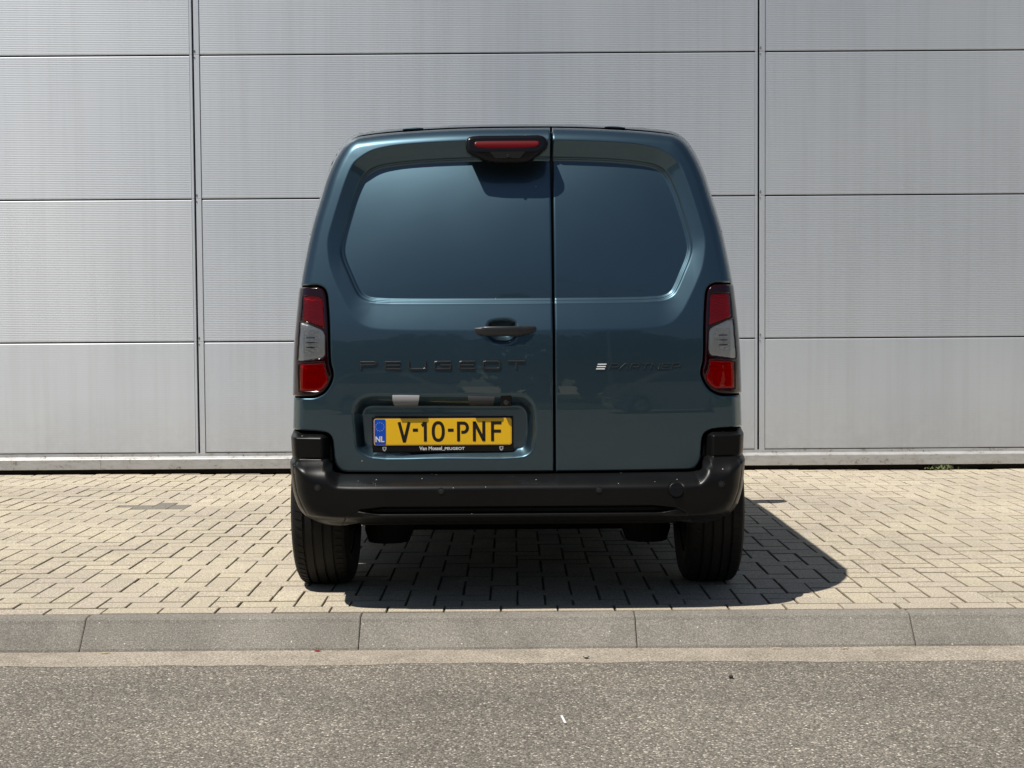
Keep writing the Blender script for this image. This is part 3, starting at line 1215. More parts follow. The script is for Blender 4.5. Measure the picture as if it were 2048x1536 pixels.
# ------------------------------------------------------------------ van: lettering
def stroke(pl, w, closed=False):
    """2-D outline strip (left/right pairs) for a polyline with mitred corners"""
    P = [np.array(p, float) for p in pl]
    n = len(P)
    L, R_ = [], []
    for i in range(n):
        if closed:
            a, b, c = P[(i - 1) % n], P[i], P[(i + 1) % n]
            d1, d2 = b - a, c - b
        else:
            d1 = P[i] - P[i - 1] if i > 0 else P[1] - P[0]
            d2 = P[i + 1] - P[i] if i < n - 1 else P[-1] - P[-2]
        d1 = d1 / np.linalg.norm(d1)
        d2 = d2 / np.linalg.norm(d2)
        n1 = np.array([-d1[1], d1[0]])
        n2 = np.array([-d2[1], d2[0]])
        m = n1 + n2
        m = m / np.linalg.norm(m)
        k = w / 2 / max(m @ n1, 0.35)
        L.append(P[i] + m * k)
        R_.append(P[i] - m * k)
    return L, R_


def letter_mesh(strokes, w, to3d, depth):
    """strokes: list of (polyline, closed); to3d(x, z) -> (point, normal)"""
    v, f = [], []
    for pl, closed in strokes:
        L, R_ = stroke(pl, w, closed)
        n = len(L)
        base = len(v)
        for a, b in zip(L, R_):
            (pa, na), (pb, nb_) = to3d(a[0], a[1]), to3d(b[0], b[1])
            for t_, hh in ((0, -.004), (0, depth * .45), (.24, depth), (.76, depth), (1, depth * .45), (1, -.004)):
                v.append(pa.lerp(pb, t_) + na * hh)
        m = n if closed else n - 1
        for i in range(m):
            a = base + 6 * i
            b = base + 6 * ((i + 1) % n)
            for k in range(5):
                f.append((a + k, b + k, b + k + 1, a + k + 1))
        if not closed:
            for a in (base, base + 6 * (n - 1)):
                f.append(tuple(range(a, a + 6)))
    return v, f


def door_pt(x, z):
    y, n = surf_normal(door_h, x, z)
    return Vector((x, y, z)), n


def rr(x0, z0, x1, z1, r):
    """rounded rectangle path"""
    out = []
    for cx, cz, a0 in ((x1 - r, z1 - r, 0), (x0 + r, z1 - r, 90), (x0 + r, z0 + r, 180), (x1 - r, z0 + r, 270)):
        for k in range(4):
            a = math.radians(a0 + 30 * k)
            out.append((cx + r * math.cos(a), cz + r * math.sin(a)))
    return out


# wide-set name in dark grey capitals on the left door
LET = {
    'P': [([(.0, -.05), (.0, .62), (.82, .62), (.97, .72), (1, .8), (1, .86), (.97, .93), (.85, 1), (-.06, 1)], False)],
    'E': [([(1, 1), (.14, 1), (.02, .92), (0, .84), (0, .16), (.02, .08), (.14, 0), (1, 0)], False), ([(.05, .5), (.94, .5)], False)],
    'E2': [([(1, 1), (-.06, 1)], False), ([(0.02, .5), (.95, .5)], False), ([(1, 0), (-.05, 0)], False), ([(0, 1.0), (0, .0)], False)],
    'U': [([(0, 1.05), (0, .16), (.02, .08), (.14, 0), (.86, 0), (.98, .08), (1, .16), (1, 1.05)], False)],
    'G': [([(1, 1), (.14, 1), (.02, .92), (0, .84), (0, .16), (.02, .08), (.14, 0), (1, 0), (1, .5), (.35, .5)], False)],
    'O': [([(.14, 1), (.86, 1), (.98, .92), (1, .84), (1, .16), (.98, .08), (.86, 0), (.14, 0), (.02, .08), (0, .16), (0, .84), (.02, .92)], True)],
    'T': [([(-.04, 1), (1.04, 1)], False), ([(.5, .97), (.5, -.05)], False)],
}
name_part = empty("brand_lettering", (0, 0, 0), van)
for ch, a, b in (('P', -.5785, -.5165), ('E2', -.4875, -.4265), ('U', -.4010, -.3330), ('G', -.3055, -.2410), ('E', -.2135, -.1525), ('O', -.1260, -.0600), ('T', -.0340, .0300)):
    z0, z1 = .8935, .9195
    st = [([(a + 0.003 + p[0] * (b - a - .006), z0 + p[1] * (z1 - z0)) for p in pl], cl) for pl, cl in LET[ch]]
    v, f = letter_mesh(st, 0.0075, door_pt, 0.004)
    mobj("letter", v, f, M['letter'], name_part)
# slanted model lettering on the right door
model_part = empty("model_lettering", (0, 0, 0), van)
xa, xb, z0, z1 = .2900, .6050, .8875, .9085
sl = 0.36


def slant(x, z):
    return (x + (z - z0) * sl, z)


for k, zz in enumerate((.8895, .8980, .9065)):
    st = [([slant(.2905, zz), slant(.3225, zz)], False)]
    v, f = letter_mesh(st, 0.0042, door_pt, 0.0025)
    mobj("stripe", v, f, M['letter_white'], model_part)
LS = {
    'P': [([(0, .42), (.9, .42), (1, .55), (1, .85), (.9, 1), (0, 1), (0, 0)], False)],
    'A': [([(-.1, 0), (.45, 1), (.75, 1), (1, 0)], False)],
    'R': [([(0, 0), (0, 1), (.9, 1), (1, .85), (1, .55), (.9, .42), (.2, .42)], False), ([(.6, .42), (1, 0)], False)],
    'T': [([(-.05, 1), (1.05, 1)], False), ([(.5, 1), (.5, 0)], False)],
    'N': [([(0, 0), (0, 1), (1, 0), (1, 1)], False)],
    'E': [([(1, 1), (0, 1), (0, 0), (1, 0)], False), ([(0, .5), (.85, .5)], False)],
}
x = .3395
for ch in "PARTNER":
    w = .0290
    st = [([slant(x + p[0] * w, z0 + p[1] * (z1 - z0)) for p in pl], cl) for pl, cl in LS[ch]]
    v, f = letter_mesh(st, 0.0034, door_pt, 0.0022)
    mobj("letter", v, f, M['letter_sheen'], model_part)
    x += .0383

# ------------------------------------------------------------------ van: number plate
yP = float(door_h(np.array([-.50]), np.array([.70]))[0])
yP = 0.1235
plate = empty("number_plate", (0, 0, 0), van)
PX0, PX1, PZ0, PZ1 = -.5385, -.0150, .5845, .7160


def plate_obj(name, mb_, mat, **kw):
    return mb_.build(name, mat, plate, **kw)


bm_frame = MB()
bm_frame.box(PX0, PX1, yP, yP + .010, PZ0, PZ1, .003)
fr_o = plate_obj("plate_holder", bm_frame, M['gloss_black'])


def rrect_prism(x0, x1, z0, z1, r, ya, yb):
    mb_ = MB()
    mb_.extrude_poly(rr(x0, z0, x1, z1, r)[::-1], ya, yb, 'y')
    return mb_


YX0, YX1, YZ0, YZ1 = -.5315, -.0215, .6110, .7105
plate_obj("plate_rim", rrect_prism(YX0, YX1, YZ0, YZ1, .008, yP - .0022, yP + .004), M['plate_rim'])
plate_obj("plate_face", rrect_prism(YX0 + .003, YX1 - .003, YZ0 + .003, YZ1 - .003, .006, yP - .0028, yP + .004), M['plate'])
plate_obj("country_band", rrect_prism(YX0 + .0025, -.4870, YZ0 + .0025, YZ1 - .0025, .006, yP - .0034, yP + .004), M['plate_blue'])
for k in range(12):
    a = 2 * math.pi * k / 12
    c = (-.5090 + .0158 * math.cos(a), .6800 + .0158 * math.sin(a))
    pts = []
    for j in range(10):
        r_ = .0027 if j % 2 == 0 else .00115
        t_ = math.pi / 2 + j * math.pi / 5
        pts.append((c[0] + r_ * math.cos(t_), c[1] + r_ * math.sin(t_)))
    mb = MB()
    mb.extrude_poly(pts[::-1], yP - .0042, yP - .003, 'y')
    plate_obj("star", mb, M['eu_star'])


def plate_pt(x, z):
    return Vector((x, yP - .0028, z)), Vector((0, -1, 0))


def arc(cx, cz, rx, rz, a0, a1, n):
    return [(cx + rx * math.cos(math.radians(a0 + (a1 - a0) * k / n)), cz + rz * math.sin(math.radians(a0 + (a1 - a0) * k / n))) for k in range(n + 1)]


def px(c):
    """crop column of the plate close-up -> metres along the plate"""
    return YX0 + (c - 225) / (1462 - 225) * (YX1 - YX0)


cz0, cz1 = .6265, .6975
cm = (cz0 + cz1) / 2
SW = .0115
chars = [
    [([(px(452), cz1), (px(498) - .001, cz0 + .001), (px(498) + .001, cz0 + .001), (px(542), cz1)], False)],
    [([(px(575), .6675), (px(620), .6675)], False)],
    [([(px(655), .684), (px(668), .687), (px(680), .6965)], False), ([(px(687), cz1), (px(687), cz0 - .001)], False)],
    [([(px(803) + (px(848) - px(803)) * math.copysign(abs(math.cos(t)) ** .85, math.cos(t)), cm + (cz1 - cz0) / 2 * .92 * math.copysign(abs(math.sin(t)) ** .85, math.sin(t))) for t in np.linspace(0, 2 * math.pi, 33)[:-1]], True)],
    [([(px(890), .6665), (px(940), .6665)], False)],
    [([(px(985), cz0 - .001), (px(985), cz1 - .005), (px(1020), cz1 - .005)] + arc(px(1030), cz1 - .022, .0145, .017, 80, -80, 10) + [(px(1010), cz1 - .039)], False)],
    [([(px(1127), cz0 - .001), (px(1127), cz1 + .001)], False), ([(px(1128), cz1 - .001), (px(1211), cz0 + .001)], False), ([(px(1212), cz0 - .001), (px(1212), cz1 + .001)], False)],
    [([(px(1290), cz0 - .001), (px(1290), cz1 - .005), (px(1370), cz1 - .005)], False), ([(px(1290), .662), (px(1365), .662)], False)],
]
for st in chars:
    v, f = letter_mesh(st, SW, plate_pt, 0.0012)
    mobj("character", v, f, M['plate_black'], plate)


def text_mesh(txt, size, bold=0.0):
    cu = bpy.data.curves.new("t", 'FONT')
    cu.body = txt
    cu.size = size
    cu.offset = bold
    cu.extrude = 0.0004
    ob = bpy.data.objects.new("t", cu)
    COL.objects.link(ob)
    dg = bpy.context.evaluated_depsgraph_get()
    me = bpy.data.meshes.new_from_object(ob.evaluated_get(dg))
    bpy.data.objects.remove(ob)
    bpy.data.curves.remove(cu)
    return me


def text_obj(name, txt, x0, x1, z0, y, mat, parent, height=None, bold=0.0):
    me = text_mesh(txt, 0.02, bold)
    co = np.array([v.co[:] for v in me.vertices])
    lo, hi = co.min(0), co.max(0)
    sx = (x1 - x0) / (hi[0] - lo[0])
    sz = sx if height is None else height / (hi[1] - lo[1])
    for v in me.vertices:
        v.co = (x0 + (v.co.x - lo[0]) * sx, y - v.co.z, z0 + (v.co.y - lo[1]) * sz)
    me.materials.clear()
    me.materials.append(mat)
    o = bpy.data.objects.new(name, me)
    return link(o, parent)


text_obj("country_letters", "NL", -.5255, -.4925, .6235, yP - .0042, M['white_print'], plate, .0215, .0006)
text_obj("dealer_print", "Van Mossel", -.3640, -.2800, .5925, yP - .0009, M['white_print'], plate, .0135, .0005)
text_obj("dealer_print", "_PEUGEOT", -.2795, -.1960, .5913, yP - .0009, M['white_print'], plate, .0118, .0005)
for xx in (-.4930, -.0600):
    sh = [(xx - .0072, .6055), (xx + .0072, .6055), (xx + .0068, .596), (xx + .004, .5915), (xx, .5890), (xx - .004, .5915), (xx - .0068, .596)]
    mb = MB()
    mb.extrude_poly(sh, yP - .0010, yP + .002, 'y')
    plate_obj("shield", mb, M['shield'])
    mb = MB()
    mb.extrude_poly([(xx - .004, .6035), (xx + .002, .6035), (xx + .0045, .600), (xx + .001, .5995), (xx + .0035, .5935), (xx - .001, .5960), (xx - .0045, .5985), (xx - .001, .6005)], yP - .0015, yP - .0005, 'y')
    plate_obj("shield_mark", mb, M['plate_black'])

# plate lamps and reversing camera under the roof of the recess
for x0_, x1_, mt in ((-.4602, -.3607, 'lamp_lit_grey'), (-.1819, -.0831, 'lamp_dark')):  # alike lamps; the difference in light between them is painted as two greys
    mb = MB()
    ring = []
    for (fx, z, y) in ((0, .7985, .112), (.0, .7940, .1005), (.01, .785, .0965), (.04, .774, .0975), (.08, .765, .102), (.12, .7585, .111), (.14, .757, .125), (0.0, .7985, .15)):
        ring.append((fx, z, y))
    v = []
    for (fx, z, y) in ring:
        w = x1_ - x0_
        v += [(x0_ + fx * w * .6, y, z), (x1_ - fx * w * .6, y, z)]
    f = [(2 * k, 2 * k + 1, 2 * k + 3, 2 * k + 2) for k in range(len(ring) - 2)]
    nv = len(ring)
    f += [tuple(2 * k for k in range(nv)), tuple(2 * k + 1 for k in range(nv))[::-1]]
    mb.add(v, f)
    o = mb.build("plate_lamp", M[mt], van)
    shade_auto(o, 40)
mb = MB()
mb.box(-.0620, -.0205, .098, .15, .7550, .7975, .004)
rc = mb.build("reversing_camera", M['gloss_black'], van)
mb = MB()
mb.lathe([(0, .010), (.003, .010), (.004, .007), (.002, 0)], 14, (-.041, .098, .769), (0, -1, -.2))
mb.build("camera_lens", M['glass'], rc, smooth=True)

# ------------------------------------------------------------------ van: bumper
BO_H = [(0, .505), (.60, .505), (.652, .506), (.675, .514), (.6865, .540), (.6905, .595), (.6955, .634), (.706, .6465), (.729, .6555), (.80, .6600), (.836, .6610), (.8455, .655), (.8475, .640), (.845, .58), (.840, .515),
        (.8325, .445), (.815, .384), (.789, .342), (.758, .3215), (.70, .316), (.65, .3175), (.60, .328), (.55, .333), (.40, .3355), (0, .3370)]
BO = np.array(mirror([tuple(p) for p in dense(BO_H, 4, False)][:-1] + [(0, .337)]))
def widen(P):
    P = P.copy()
    P[:, 0] += np.sign(P[:, 0]) * .008 * sstep((np.abs(P[:, 0]) - .74) / .08)
    return P


BO = widen(BO)
BRIM = widen(np.array(mirror([(0, .90), (.836, .90), (.846, .66), (.8475, .640), (.845, .58), (.840, .515), (.8325, .445), (.815, .384), (.789, .342), (.758, .3215), (.70, .296), (.60, .27), (0, .25)])))
_zc = dense([(0, .4725), (.50, .4715), (.60, .4715), (.642, .4735), (.70, .482), (.736, .492), (.762, .505), (.79, .526), (.83, .56)], 8, False)
SEAM1 = [(.712, .5625), (.795, .5625), (.815, .556), (.8215, .535), (.8215, .50), (.811, .44), (.790, .390), (.762, .335)]
SEAM2 = [(.555, .3825), (.585, .381), (.608, .371), (.628, .350), (.645, .318)]


def bumper_h(X, Z):
    ax = np.abs(X)
    zc = np.interp(ax, _zc[:, 0], _zc[:, 1])
    k = sstep((ax - .655) / .05)
    zt = .505 + (.5625 - .505) * k
    ytop = .105 - .028 * k
    yface = 0.0 + 0.004 * ((Z - .44) / .05) ** 2 * (Z < .44) + .030 * sstep((.362 - Z) / .03)
    zc = zc - .020
    t = np.clip((Z - zc) / np.maximum(zt - zc, 1e-4), 0, 1.0)
    h = yface + ytop * t ** 2.4
    horn = (Z > zt)
    hh = ytop + .05 * sstep((Z - .638) / .020) + .060 * sstep((.727 - ax) / .035) * k
    h = np.where(horn, hh, h + .060 * sstep((.715 - ax) / .03) * k * sstep((Z - .52) / .03) * 0.8)
    # slot above the lower lip
    xe = 1 - sstep((ax - .545) / .045)
    zl = .3690 + .010 * sstep((ax - .50) / .09)
    zu = .3985 - .008 * sstep((ax - .48) / .09)
    s_ = sstep((Z - zl) / .0045) * sstep((zu - Z) / .010)
    h = h + .028 * s_ * xe
    h = h - .006 * np.exp(-((Z - (zl - .004)) / .006) ** 2) * xe
    h = h + .055 * np.abs(X / .84) ** 5
    # corner
    d = sdf(BRIM, X, Z)
    a = .075 - .038 * sstep((Z - .545) / .03)
    tt = np.clip(1 - d / a, 0, .985)
    h = h + .13 * (1 - np.sqrt(1 - tt ** 2)) * (1 - .0 * k)
    sgn = np.stack([ax, Z])
    h = h + .005 * np.exp(-(linedist(SEAM1, ax, Z) / .0028) ** 2) + .004 * np.exp(-(linedist(SEAM2, ax, Z) / .0028) ** 2)
    dt = np.sqrt((X - .5746) ** 2 + (Z - .4528) ** 2)
    h = h + .0035 * np.exp(-((dt - .0270) / .0016) ** 2)
    return h


def bump_flange(B):
    ax = np.abs(B[:, 0])
    side = sstep((ax - .77) / .05)
    low = (B[:, 2] < .36) & (ax < .77)
    out = B.copy()
    out[:, 1] += .03 + .27 * side + .18 * low
    out[:, 0] *= 1 + .028 * side
    out[:, 2] += .03 * low
    return out


bumper = region("rear_bumper", BO, bumper_h, RES, M['plastic'], van, flange=bump_flange, edge_r=.005, edge_d=.004)
for sx_, sz_ in ((-.7299, .4670), (-.2789, .4555), (.2937, .4565), (.7420, .4700), (-.8205, .5235), (.8235, .5265)):
    yb_, nb = surf_normal(bumper_h, sx_, sz_)
    mb = MB()
    mb.lathe([(-.004, .0118), (.0012, .0118), (.0012, .0098), (-.003, .0094), (-.003, .0088), (.0008, .0082), (.0016, .004), (.0016, 0)], 18, (sx_, yb_, sz_), nb)
    mb.build("parking_sensor", M['satin_black'], bumper, smooth=False)
yb_, nb = surf_normal(bumper_h, .5746, .4528, .02)
mb = MB()
mb.lathe([(-.006, .0258), (-.0002, .0258), (.0003, .0248), (.0004, 0)], 36, (.5746, yb_, .4528), nb)
mb.build("tow_cover", M['plastic'], bumper)

# ------------------------------------------------------------------ van: body shell
def zroof(y):
    return np.interp(y, [0, .35, .9, 2.2, 2.75, 3.05, 3.70, 4.20, 4.36, 4.42], [1.8185, 1.828, 1.838, 1.838, 1.80, 1.72, 1.16, 1.02, .85, .62])


half = np.array(_sd)
Lr = np.concatenate([half[::-1] * np.array([-1, 1]), half[1:]])      # left bottom -> over the top -> right bottom
yedge = y0(Lr[:, 1]) + crown(Lr[:, 0]) + RIM_B * (1 - math.sqrt(1 - .985 ** 2)) + .016
T = np.concatenate([np.array([-.02, 0.02, .06, .12, .2]), np.arange(.25, 4.1, .03)])
verts, faces = [], []
nL = len(Lr)
rings_y = []
for k, t_ in enumerate(T):
    w = max(0.0, 1 - max(t_, 0) / 1.0)
    yb_ = yedge * w + t_ + .36 * (1 - w)
    yr = yb_
    zr = zroof(yr)
    zs = .26 + (Lr[:, 1] - .26) * (zr - .26) / (1.8185 - .26)
    grow = .050 * sstep((yr - .30) / 1.1) * sstep((1.55 - Lr[:, 1]) / .6)
    nose = 1 - .16 * sstep((yr - 3.9) / .55) ** 2
    green = 1 - .10 * sstep((yr - 2.8) / 1.0) * sstep((zs - 1.1) / .4) * 0
    xs_ = (Lr[:, 0] + np.sign(Lr[:, 0]) * grow) * nose * green
    if k == 0:
        xs_ = xs_ * .985
        zs = .26 + (zs - .26) * .992
    for a, b, c in zip(xs_, yr, zs):
        verts.append((a, b, c))
AXLE_R, AXLE_F, WR = .70, 3.485, .328
arch = []
V = np.array(verts)
for k in range(len(T) - 1):
    for i in range(nL - 1):
        q = (k * nL + i, k * nL + i + 1, (k + 1) * nL + i + 1, (k + 1) * nL + i)
        c = V[list(q)].mean(0)
        cut = False
        for ay in (AXLE_R, AXLE_F):
            if (c[1] - ay) ** 2 + (c[2] - WR) ** 2 < .375 ** 2 and abs(c[0]) > .6:
                cut = True
        if c[2] < .66 and c[1] < .62 and abs(c[0]) > .5:
            cut = True
        if not cut:
            faces.append(q)
e0 = (len(T) - 1) * nL
faces.append(tuple(range(e0, e0 + nL)))
body = mobj("body", verts, faces, M['paint'], van, smooth=True)
# glazing and lower cladding drawn as strips of the same shell, 3 mm proud
def strip(name, test, mat, off=.003):
    nrm = {}
    fs = []
    for k in range(len(T) - 1):
        for i in range(nL - 1):
            q = (k * nL + i, k * nL + i + 1, (k + 1) * nL + i + 1, (k + 1) * nL + i)
            c = V[list(q)].mean(0)
            if test(c):
                e1, e2 = V[q[1]] - V[q[0]], V[q[3]] - V[q[0]]
                nn = np.cross(e2, e1)
                ln = np.linalg.norm(nn)
                if ln < 1e-9:
                    continue
                nn = nn / ln
                if nn @ (c - np.array([0, c[1], .9])) < 0:
                    nn = -nn
                for v in q:
                    nrm.setdefault(v, []).append(nn)
                fs.append(q)
    if not fs:
        return None
    ids = {v: i for i, v in enumerate(nrm)}
    vv = [tuple(V[v] + off * np.mean(n_, 0) / np.linalg.norm(np.mean(n_, 0))) for v, n_ in nrm.items()]
    return mobj(name, vv, [tuple(ids[v] for v in q) for q in fs], mat, van, smooth=True)


def inarch(c, r):
    return any((c[1] - ay) ** 2 + (c[2] - WR) ** 2 < r * r for ay in (AXLE_R, AXLE_F))


strip("windscreen", lambda c: 3.06 < c[1] < 3.68 and abs(c[0]) < .66 and c[2] > 1.12, M['glass'])
for s_ in (-1, 1):
    strip("side_window", lambda c: 2.15 < c[1] < 3.1 and 1.14 < c[2] < 1.56 and c[0] * s_ > .6, M['glass'])
    strip("side_cladding", lambda c: c[0] * s_ > .6 and .62 < c[1] < 4.2 and not inarch(c, .375) and (inarch(c, .44) or c[2] < .40), M['plastic'], .012)
    # flared wheel-arch trim
    for ay in (AXLE_R, AXLE_F):
        vv, ff2 = [], []
        n_ = 40
        for k in range(n_ + 1):
            a = math.radians(-8 + (133 if ay == AXLE_R else 196) * k / n_)
            for (rad, xo) in ((.362, .70), (.362, -.014), (.372, 0), (.430, .003), (.436, -.008), (.436, .78)):
                yy = ay + rad * math.cos(a)
                xo = xo if xo > .5 else min(.905, .846 + max(0, yy - .26) * .148) + xo
                vv.append((s_ * xo, yy, WR + rad * math.sin(a)))
            if k:
                b = 6 * k
                for j in range(5):
                    ff2.append((b - 6 + j, b - 5 + j, b + 1 + j, b + j))
        o = mobj("wheel_arch", vv, ff2, M['plastic'], van)
        shade_auto(o, 40)

# small covers on the roof
for xx in (-.395, .385):
    v, f = [], []
    for k in range(13):
        a = k / 12
        w = math.sin(math.pi * a) ** .45 if 0 < a < 1 else 0.0
        xk = xx + (a - .5) * .080
        zb = 1.8120 + (.395 - abs(xk)) * .05
        zt = zb + .0045 * w
        for (y, z) in ((.40, zb), (.402, zt - .002 * w), (.410, zt), (.470, zt + .002), (.480, zb)):
            v.append((xk, y, z))
        if k:
            c = 5 * k
            for j in range(4):
                f.append((c - 5 + j, c - 4 + j, c + 1 + j, c + j))
    o = mobj("roof_mount", v, f, M['paint'], van)
    shade_auto(o, 50)

# underbody, axle and inner arches
mb = MB()
mb.box(-.60, .60, .22, 4.2, .30, .42, .01)
mb.box(-.84, .84, 1.1, 3.05, .24, .40, .01)
mb.box(-.66, .66, 1.0, 3.0, .165, .30, .02)  # this box and the next hang low to cut light under the van
mb.box(-.62, .62, 3.0, 4.3, .18, .40, .02)
mb.box(-.70, .70, .16, .30, .34, .50, .005)
mb.box(-.84, .84, .30, .36, .38, .60)
mb.build("underbody", M['under'], van)
mb = MB()
mb.tube((-.66, AXLE_R + .10, .33), (.66, AXLE_R + .10, .33), .045, seg=14)
for s_ in (-1, 1):
    mb.lathe([(-.02, 0), (-.02, .085), (.03, .10), (.20, .085), (.20, 0)], 20, (s_ * .53, AXLE_R + .02, .185), (0, 0, 1))
    mb.box(s_ * .64 - .03, s_ * .64 + .03, AXLE_R - .05, 1.3, .24, .36, .01)
    mb.tube((s_ * .50, AXLE_R - .06, .22), (s_ * .44, AXLE_R - .10, .55), .03)
mb.build("rear_axle", M['under'], van, smooth=False)
mb = MB()
for s_ in (-1, 1):
    for ay in (AXLE_R, AXLE_F):
        v, f = [], []
        n_ = 24
        for k in range(n_ + 1):
            a = math.radians(-5 + 140 * k / n_)
            for xo in (.56, .87):
                v.append((s_ * xo, ay + .366 * math.cos(a), WR + .366 * math.sin(a)))
            if k:
                b = 2 * k
                f.append((b - 2, b - 1, b + 1, b))
        v.append((s_ * .56, ay, WR))
        f += [(2 * k - 2, 2 * k, len(v) - 1) for k in range(1, n_ + 1)]
        mobj("arch_liner", v, f, M['under'], van)

# wheels
def tyre_geo():
    # half-width .1075; profile from inner bead over the tread to outer bead, with four grooves
    P = [(-.095, .205), (-.106, .235), (-.1115, .265), (-.109, .295), (-.099, .314)]
    def tr(x):
        return .328 - 0.0075 * (abs(x) / .088) ** 3.0
    P.append((-.088, tr(.088)))
    for g in (-.056, -.0205, .0185, .056):
        w, d = .0046, .008
        P += [(g - w, tr(g - w)), (g - w + .0008, tr(g) - d), (g + w - .0008, tr(g) - d), (g + w, tr(g + w))]
    P += [(.088, tr(.088)), (.099, .314), (.109, .295), (.1115, .265), (.106, .235), (.095, .205), (.06, .200), (-.06, .200), (-.095, .205)]
    mb_ = MB()
    mb_.lathe(P, 96, (0, 0, 0), (1, 0, 0))
    # sipes: fine cross cuts in the shoulder blocks, raised lips between them
    for k in range(64):
        a = 2 * math.pi * k / 64
        for (xa, xb) in ((-.090, -.063), (.063, .090)):
            r0 = .3285
            pts = []
            for (x_, da) in ((xa, 0.0), (xb, .018)):
                for da2 in (.012, .058):
                    r_ = tr(x_) + .0022
                    pts.append((x_, r_ * math.cos(a + da + da2), r_ * math.sin(a + da + da2)))
            lo = [(p[0], p[1] * .985, p[2] * .985) for p in pts]
            mb_.add(pts + lo, [(0, 1, 3, 2), (0, 4, 5, 1), (2, 3, 7, 6), (0, 2, 6, 4), (1, 5, 7, 3)])
    return mb_


t_me = None
for ay in (AXLE_R, AXLE_F):
    for s_ in (-1, 1):
        whl = empty("wheel", (s_ * .778, ay, WR - .003), van)
        if s_ > 0:
            whl.rotation_euler = (0.3, 0, math.pi)
        if t_me is None:
            o = tyre_geo().build("tyre", M['tyre'], whl)
            shade_auto(o, 28)
            t_me = o.data
            mb = MB()
            mb.lathe([(-.09, .203), (-.085, .195), (-.02, .185), (.0, .06), (-.04, .05), (-.05, 0)], 40, (0, 0, 0), (1, 0, 0))
            mb.lathe([(.09, .203), (.07, .190), (.0, .18)], 40, (0, 0, 0), (1, 0, 0))
            for k in range(5):
                a = 2 * math.pi * k / 5
                c, s2 = math.cos(a), math.sin(a)
                v = [(-.07, c * r_ - s2 * w_, s2 * r_ + c * w_) for r_, w_ in ((.04, -.03), (.04, .03), (.195, .04), (.195, -.04))]
                v += [(-.04, p[1], p[2]) for p in v]
                mb.add(v, [(0, 1, 2, 3), (4, 7, 6, 5), (0, 4, 5, 1), (1, 5, 6, 2), (2, 6, 7, 3), (3, 7, 4, 0)])
            o = mb.build("rim", M['rim'], whl)
            r_me = o.data
        else:
            link(bpy.data.objects.new("tyre", t_me), whl)
            link(bpy.data.objects.new("rim", r_me), whl)

# wing mirrors
for s_ in (-1, 1):
    mb = MB()
    mb.box(s_ * 1.0 - .10, s_ * 1.0 + .10, 2.80, 2.92, 1.02, 1.23, .045)
    mb.box(s_ * .90 - .05, s_ * .90 + .05, 2.84, 2.90, 1.02, 1.08, .015)
    o = mb.build("wing_mirror", M['plastic'], van)
    shade_auto(o, 40)

# ------------------------------------------------------------------ litter and weeds
def scrap(name, x, y, z, lx, ly, rot, mat, h=.002, curl=.0, **props):
    v, f = [], []
    n_ = 5
    for i in range(n_ + 1):
        a = i / n_
        w = ly / 2 * (1.0 if curl == 0 else max(.12, math.sin(math.pi * (0.08 + .84 * a))))
        zz = curl * (2 * a - 1) ** 2
        v += [((a - .5) * lx, -w, zz), ((a - .5) * lx, w, zz * .6), ((a - .5) * lx, -w, zz + h), ((a - .5) * lx, w, zz * .6 + h)]
        if i:
            b = 4 * i
            f += [(b - 4, b, b + 1, b - 3), (b - 2, b - 1, b + 3, b + 2), (b - 4, b - 2, b + 2, b), (b - 3, b + 1, b + 3, b - 1)]
    f += [(0, 1, 3, 2), (4 * n_, 4 * n_ + 2, 4 * n_ + 3, 4 * n_ + 1)]
    o = mobj(name, v, f, mat, loc=(x, y, z), **props)
    o.rotation_euler = (0, 0, rot)
    return o


M['paper'] = simple("white_paper", (0.8, 0.81, 0.82), 0.6)
M['straw'] = simple("dry_straw", (0.60, 0.52, 0.33), 0.8)
M['leaf_brown'] = simple("dead_leaf", (0.05, 0.035, 0.022), 0.8)
M['leaf_red'] = simple("red_leaf", (0.25, 0.03, 0.02), 0.7)
M['grass'] = simple("weed_leaf", (0.11, 0.14, 0.045), 0.7)
M['pebble'] = simple("pebble_stone", (0.04, 0.035, 0.03), 0.9)
scrap("paper_strip", .145, 4.22, RZ + .004, .080, .0065, math.radians(96), M['paper'], label="white paper strip lying on the asphalt", category="litter")
scrap("dry_leaf", .252, 4.985, RZ + .006, .022, .012, .1, M['leaf_brown'], curl=.006, label="small dark curled leaf at the edge of the sandy gutter", category="leaf")
scrap("dry_leaf", -.701, 5.12, RZ + .006, .028, .012, -.2, M['leaf_red'], curl=.004, label="reddish leaf scrap against the foot of the kerb", category="leaf")
scrap("dry_stalk", -1.459, 5.11, RZ + .006, .040, .008, .1, M['straw'], curl=.002, label="pale straw scrap at the kerb, nearest its left-hand joint", category="litter")
scrap("dry_stalk", .939, 5.115, RZ + .006, .030, .006, -.1, M['straw'], label="short straight pale straw in the gutter below the tow eye cover", category="litter")
scrap("dry_stalk", 1.179, 5.105, RZ + .006, .036, .008, .15, M['straw'], curl=.008, label="curled pale straw in the gutter, below the van shadow edge", category="litter")
scrap("dry_stalk", 1.40, 5.11, RZ + .006, .024, .006, 0, M['straw'], label="flat straw piece beside the right-hand kerb joint", category="litter")
mb = MB()
bm = bmesh.new()
bmesh.ops.create_icosphere(bm, subdivisions=2, radius=.008)
for p in bm.verts:
    p.co *= random.uniform(.8, 1.2)
    p.co.z *= .7
bm.verts.index_update()
mb.add([p.co + Vector((.714, 4.71, RZ + .006)) for p in bm.verts], [[q.index for q in f.verts] for f in bm.faces])
bm.free()
mb.build("pebble", M['pebble'], label="single dark pebble on the grey asphalt", category="stone")

